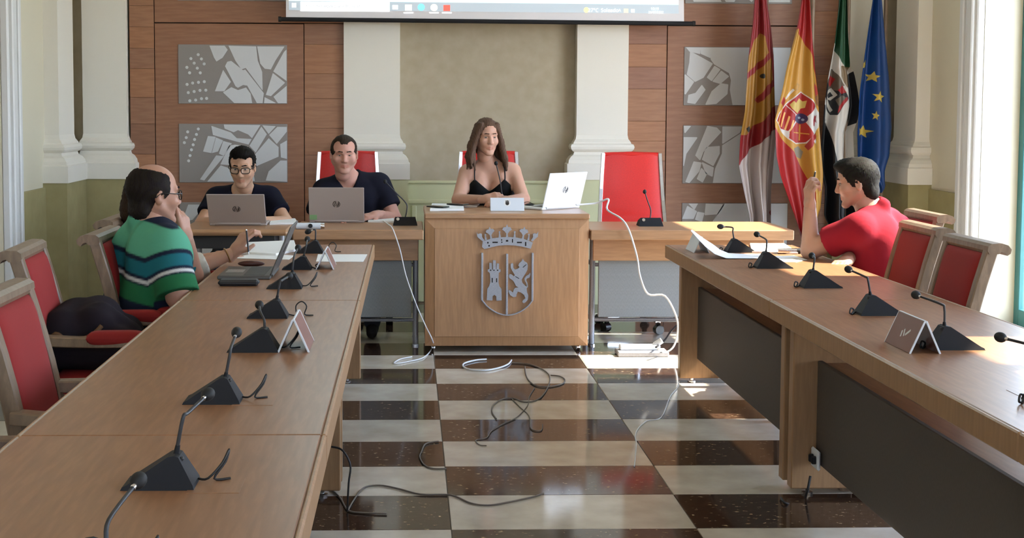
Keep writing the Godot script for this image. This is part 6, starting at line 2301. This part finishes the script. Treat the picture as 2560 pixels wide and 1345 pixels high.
func woman_in_black() -> void:
	var c := {"bulk": 0.86, "half": 0.075, "skin": Color(0.52, 0.29, 0.20), "trousers": Color(0.02, 0.02, 0.025), "neck_w": 0.88, "head_scale": Vector3(0.95, 0.97, 0.95), "arm": 1.0, "hand_k": 0.92, "bust": true}
	c.head = on_z(1217, 343, -8.92)
	c.face = Vector3(0.27, -0.08, 1)
	c.neck = on_z(1219, 405, -8.99)
	c.chest = on_z(1222, 462, -8.98)
	c.pelvis = Vector3(c.chest.x, 0.62, -9.06)
	c.sr = on_z(1166, 432, -8.99)
	c.sl = on_z(1283, 428, -8.99)
	c.er = on_z(1145, 500, -8.80)
	c.el = on_z(1309, 498, -8.80)
	c.wr = on_z(1210, 498, -8.58)
	c.wl = on_z(1268, 500, -8.56)
	legs_for(c, Vector3(0, -0.16, 1).normalized(), Vector3.RIGHT)
	c.hand_r = {"fd": Vector3(0.9, 0.25, 0.25), "back": Vector3(-0.3, 0.6, 0.8), "s": 1.0, "curl": [0.8, 0.85, 0.9, 0.9], "thumb": [Vector3(0.028, 0.03, -0.012), Vector3(0.004, 0.03, -0.01)]}
	c.hand_l = {"fd": Vector3(-0.9, 0.0, 0.2), "back": Vector3(0.2, 0.8, 0.6), "s": -1.0, "curl": [0.6, 0.6, 0.65, 0.7], "thumb": [Vector3(0.028, 0.03, -0.012), Vector3(0.004, 0.03, -0.01)]}
	var t := person(c, "person with long brown hair in a black strappy top at the tall desk")
	var q: Dictionary = t.get_meta("q")
	# strappy top
	var acc := new_acc()
	var C: Vector3 = q.chest
	var p := torso_prims(q, 0.006)
	for e: float in [-1, 1]:
		p.append(ell(C + Vector3(e * 0.075, -0.03, 0.085), Vector3(0.07, 0.07, 0.055), 0.04))
	p.append([6, func(v: Vector3) -> float:
		var ax := absf(v.x - C.x)
		var edge := -0.040 + 0.85 * ax if ax < 0.098 else 0.043 - 0.9 * (ax - 0.098)
		if v.z < C.z + 0.02: edge = -0.03
		return (v.y - C.y - edge) * 0.75])
	sdf(acc, p, 0.008, func(_p): return Color(0.006, 0.006, 0.007))
	acc_put(acc, "top", M.cloth, t)
	# chest skin over the torso, and the two straps
	for e: float in [-1, 1]:
		var st := S()
		tube(st, curve([C + Vector3(e * 0.098, 0.025, 0.112), C + Vector3(e * 0.10, 0.06, 0.102), C + Vector3(e * 0.098, 0.115, 0.075), C + Vector3(e * 0.095, 0.145, 0.03), C + Vector3(e * 0.09, 0.14, -0.04), C + Vector3(e * 0.085, 0.05, -0.09)], 5), 0.005, 6)
		done(st, "strap", M.black, t)
	# long hair: a cap and hanging locks on both sides
	var rng := RandomNumberGenerator.new()
	rng.seed = 9
	var h := [ell(Vector3(0, 0.036, -0.018), Vector3(0.083, 0.095, 0.102), 0.02), ell(Vector3(0, -0.02, -0.05), Vector3(0.085, 0.12, 0.068), 0.03)]
	for e: float in [-1, 1]:
		for i in 13:
			var a := i / 12.0
			var zz := 0.055 - 0.145 * a
			var x0 := e * (0.058 + 0.028 * sin(PI * (0.25 + 0.75 * a)))
			var top := Vector3(x0 * 0.72, 0.088 - 0.02 * a, zz * 0.8)
			var mid := Vector3(x0 + e * (0.016 + rng.randf() * 0.014), -0.06, zz + rng.randf_range(-0.012, 0.012) - 0.01)
			var low := Vector3(x0 + e * (0.026 + rng.randf() * 0.03), -0.14, zz + rng.randf_range(-0.015, 0.025))
			var end := low + Vector3(e * rng.randf_range(-0.025, 0.015), -0.045 - rng.randf() * 0.04, rng.randf_range(-0.005, 0.03))
			h.append(cap(top, mid, 0.014, 0.018, 0.014))
			h.append(cap(mid, low, 0.018, 0.017, 0.006))
			h.append(cap(low, end, 0.016, 0.006, 0.006))
	h.append(ell_off(Vector3(0.004, -0.010, 0.105), Vector3(0.082, 0.104, 0.085), 0.006))
	hair_put(t, h, Color(0.105, 0.062, 0.042))

func man_in_stripes() -> void:
	var fd := Vector3(0.82, 0, -0.57).normalized()
	var side := Vector3.UP.cross(fd).normalized()    # the person's left, away from the door side's near end
	var c := {"bulk": 1.14, "half": 0.10, "skin": Color(0.42, 0.22, 0.15), "trousers": Color(0.02, 0.06, 0.05), "wide": 1.08, "neck_w": 1.18, "head_scale": Vector3(1.04, 1.02, 1.04), "arm": 1.2, "belly": 0.05, "beard": 0.10, "hand_k": 1.08}
	c.head = on_z(388, 487, -5.60)
	c.face = Vector3(0.86, -0.03, -0.52)
	c.neck = on_z(368, 560, -5.62)
	c.chest = on_z(376, 645, -5.60)
	c.pelvis = c.chest + Vector3(-0.02, 0, 0)
	c.pelvis.y = 0.56
	c.sr = c.neck + Vector3(0, -0.075, 0) - side * 0.20
	c.sl = c.neck + Vector3(0, -0.115, 0) + side * 0.17
	c.er = on_z(446, 742, -5.38)
	c.wr = on_z(505, 785, -5.46)
	c.el = on_z(480, 690, -5.85)
	c.wl = on_z(466, 602, -5.74)
	legs_for(c, fd, side)
	c.hand_l = {"fd": Vector3(-0.12, 0.92, 0.1), "back": Vector3(0.95, 0.1, 0.45), "s": -1.0, "curl": [0.15, 1.0, 1.05, 1.05], "thumb": [Vector3(0.02, 0.035, -0.02), Vector3(-0.005, 0.03, -0.008)]}
	c.hand_r = {"fd": Vector3(0.8, -0.1, -0.3), "back": Vector3(0, 1, 0), "s": 1.0, "curl": [0.5, 0.5, 0.5, 0.5], "thumb": [Vector3(0.03, 0.03, -0.01), Vector3(0.008, 0.03, 0)]}
	var t := person(c, "balding person in a green and blue striped shirt, hand held to the chin")
	var q: Dictionary = t.get_meta("q")
	var n: Vector3 = q.neck
	var mint := Color(0.085, 0.30, 0.19)
	var teal := Color(0.012, 0.115, 0.14)
	var green := Color(0.018, 0.115, 0.045)
	var navy := Color(0.010, 0.012, 0.028)
	var white := Color(0.50, 0.50, 0.48)
	var sr: Vector3 = q.sr
	var er: Vector3 = q.er
	var sl: Vector3 = q.sl
	var el: Vector3 = q.el
	var stripe := func(p: Vector3) -> Color:
		# bands run round the body; on the sleeves they run round the arm
		var d := n.y - p.y
		var band := 0.0
		for s in [[sr, er], [sl, el]]:
			var ax: Vector3 = (s[1] - s[0])
			var h: float = (p - s[0]).dot(ax) / ax.length_squared()
			var off: float = (p - s[0] - ax * clampf(h, 0.0, 1.0)).length()
			if h > 0.14 and off < 0.105 and (p - n).dot(s[0] - n) > 0.75 * (s[0] - n).length_squared():
				band = 1.0
				d = 0.085 + h * 0.235
		if band == 0.0: d += clampf(0.055 - 0.22 * (p.x - n.x + 0.16), -0.01, 0.07)
		var bands := [[-0.005, mint], [0.128, navy], [0.148, teal], [0.205, navy], [0.220, white], [0.234, navy], [0.243, green], [0.315, navy]]
		var col := navy
		for bd in bands:
			col = col.lerp(bd[1], smoothstep(-0.004, 0.004, d - bd[0]))
		return col
	shirt(t, 0.012, 0.95, 0.086, [cap(n + Vector3(-0.03, 0.02, 0.05), n + Vector3(-0.04, 0.02, -0.04), 0.04, 0.04, 0.03), cap_off(n + Vector3(0.0, 0.0, 0), n + Vector3(0.02, 0.15, 0), 0.072, 0.09, 0.006)], stripe, 0.0065)
	hair_put(t, [ell(Vector3(0, 0.030, -0.022), Vector3(0.0845, 0.092, 0.099), 0.02), ell(Vector3(0, -0.06, -0.062), Vector3(0.068, 0.05, 0.042), 0.03),
		ell_off(Vector3(0, 0.155, 0.035), Vector3(0.080, 0.085, 0.125), 0.012), ell_off(Vector3(0, 0.0, 0.115), Vector3(0.11, 0.105, 0.10), 0.010), ell_off(Vector3(0, -0.125, 0.065), Vector3(0.11, 0.085, 0.12), 0.01)], Color(0.016, 0.012, 0.010), 0.004)
	spectacles(q.hx, t, M.black_gloss)

func person_in_white() -> void:
	var fd := Vector3(0.9, 0, -0.42).normalized()
	var side := Vector3.UP.cross(fd).normalized()
	var c := {"cell": 0.007, "bulk": 0.95, "skin": Color(0.45, 0.25, 0.17), "trousers": Color(0.05, 0.05, 0.06)}
	c.head = on_z(372, 496, -6.36)
	c.face = Vector3(0.85, -0.15, -0.45)
	c.neck = on_z(362, 560, -6.36)
	c.chest = on_z(368, 630, -6.34)
	c.pelvis = c.chest + Vector3(-0.03, 0, 0)
	c.pelvis.y = 0.56
	c.sr = c.neck + Vector3(0, -0.07, 0) - side * 0.17
	c.sl = c.neck + Vector3(0, -0.07, 0) + side * 0.17
	c.er = on_z(488, 672, -6.16)
	c.wr = on_z(585, 631, -6.22)
	c.el = on_z(470, 660, -6.62)
	c.wl = on_z(560, 640, -6.60)
	legs_for(c, fd, side)
	c.hand_r = {"fd": Vector3(0.55, 0.83, 0.0), "back": Vector3(-0.6, 0.45, 0.65), "s": 1.0, "curl": [0.75, 0.85, 0.9, 0.95], "thumb": [Vector3(0.026, 0.03, -0.014), Vector3(0.0, 0.028, -0.014)]}
	c.hand_l = {"fd": Vector3(0.8, -0.1, 0.2), "back": Vector3(0, 1, 0), "s": -1.0, "curl": [0.4, 0.4, 0.4, 0.4], "thumb": [Vector3(0.03, 0.03, -0.01), Vector3(0.008, 0.03, 0)]}
	var t := person(c, "person mostly hidden by the striped shirt, white rolled sleeve, writing hand with a pen")
	var q: Dictionary = t.get_meta("q")
	shirt(t, 0.010, 0.8, 0.06, [cut(q.er - (q.er - q.sr) * 0.3, q.er, 0.055, 0.06, 0.02), cut(q.er, q.er.lerp(q.wr, 0.28), 0.058, 0.062, 0.02), cap_off(q.neck, q.neck + Vector3(0, 0.12, 0), 0.06, 0.07, 0.01)], func(_p): return Color(0.62, 0.59, 0.52))
	hair_put(t, [ell(Vector3(0, 0.036, -0.018), Vector3(0.083, 0.094, 0.102), 0.02), ell(Vector3(0, -0.05, -0.07), Vector3(0.075, 0.09, 0.055), 0.03), ell_off(Vector3(0, -0.02, 0.10), Vector3(0.07, 0.09, 0.075), 0.008)], Color(0.03, 0.018, 0.012))
	# bracelet and pen
	var st := S()
	var wd: Vector3 = (q.wr - q.er).normalized()
	lathe(st, Transform3D(Basis(wd.cross(Vector3.UP).normalized(), wd, wd.cross(wd.cross(Vector3.UP)).normalized()), q.wr - wd * 0.035), [Vector2(0.034, -0.004), Vector2(0.037, 0.0), Vector2(0.034, 0.004), Vector2(0.031, 0.0), Vector2(0.034, -0.004)], 16)
	done(st, "bracelet", plain(Color(0.6, 0.45, 0.28), 0.3, 0.7), t)
	pen(on_z(616, 577, -6.20), on_z(622, 636, -6.16), "pen held upright in the writing hand over the papers")

func pen(a: Vector3, b: Vector3, label: String) -> void:
	var o := thing("pen", label, "pen", b)
	var st := S()
	tube(st, [a - b, (a - b) * 0.1], 0.0042, 8)
	done(st, "barrel", M.pen, o)
	st = S()
	tube(st, [(a - b) * 0.1, Vector3.ZERO], [0.0038, 0.001], 8)
	done(st, "tip", M.chrome, o)
	st = S()
	tube(st, [(a - b) * 1.06, (a - b)], 0.003, 8)
	done(st, "button", M.chrome, o)

func man_in_red() -> void:
	var fd := Vector3(-0.78, 0, -0.62).normalized()
	var side := Vector3.UP.cross(fd).normalized()
	var c := {"bulk": 1.08, "half": 0.095, "skin": Color(0.47, 0.26, 0.18), "trousers": Color(0.03, 0.035, 0.05), "neck_w": 1.05, "arm": 1.12, "beard": 0.12, "head_scale": Vector3(0.97, 0.97, 0.96)}
	c.head = on_z(2140, 457, -6.55)
	c.face = Vector3(-0.93, -0.16, -0.30)
	c.neck = on_z(2184, 525, -6.55)
	c.chest = on_z(2206, 603, -6.54)
	c.pelvis = c.chest + Vector3(0.05, 0, 0.0)
	c.pelvis.y = 0.57
	c.sl = c.neck + side * 0.20 + Vector3(0, -0.08, 0)
	c.sr = c.neck - side * 0.19 + Vector3(0, -0.075, 0)
	c.el = on_z(2026, 626, -6.55)
	c.wl = on_z(2025, 520, -6.56)
	c.er = Vector3(2.28, 0.79, -6.82)
	c.wr = on_z(2118, 652, -6.38)
	legs_for(c, fd, side)
	c.hand_l = {"fd": Vector3(-0.1, 0.95, 0.1), "back": Vector3(-0.9, 0.0, 0.35), "s": -1.0, "curl": [0.65, 0.95, 1.05, 1.1], "thumb": [Vector3(0.022, 0.035, -0.02), Vector3(-0.004, 0.03, -0.012)]}
	c.hand_r = {"fd": Vector3(-0.6, -0.05, 0.75), "back": Vector3(0, 0.95, 0.1), "s": 1.0, "curl": [0.4, 0.4, 0.45, 0.5], "thumb": [Vector3(0.028, 0.03, -0.01), Vector3(0.006, 0.03, -0.005)]}
	var t := person(c, "person in a red polo shirt with one forearm raised holding a pen")
	var q: Dictionary = t.get_meta("q")
	var n: Vector3 = q.neck
	shirt(t, 0.012, 0.62, 0.080, [cap(n + Vector3(0.03, 0.03, 0.06), n + Vector3(0.04, 0.035, -0.05), 0.03, 0.03, 0.03), cap_off(n + Vector3(-0.02, 0.0, 0), n + Vector3(-0.07, 0.12, 0), 0.062, 0.07, 0.006)], func(_p): return Color(0.27, 0.014, 0.024))
	hair_put(t, [ell(Vector3(0, 0.034, -0.022), Vector3(0.085, 0.093, 0.101), 0.02), ell(Vector3(0, 0.096, 0.042), Vector3(0.06, 0.030, 0.056), 0.03), ell(Vector3(0, -0.05, -0.062), Vector3(0.07, 0.055, 0.045), 0.03),
		ell_off(Vector3(0, -0.018, 0.095), Vector3(0.095, 0.085, 0.078), 0.008), ell_off(Vector3(0, -0.10, 0.06), Vector3(0.11, 0.085, 0.11), 0.01)], Color(0.016, 0.014, 0.013), 0.0035)
	pen(on_z(2038, 430, -6.62), on_z(2030, 470, -6.62), "white capped pen held up between finger and thumb of the person in red")
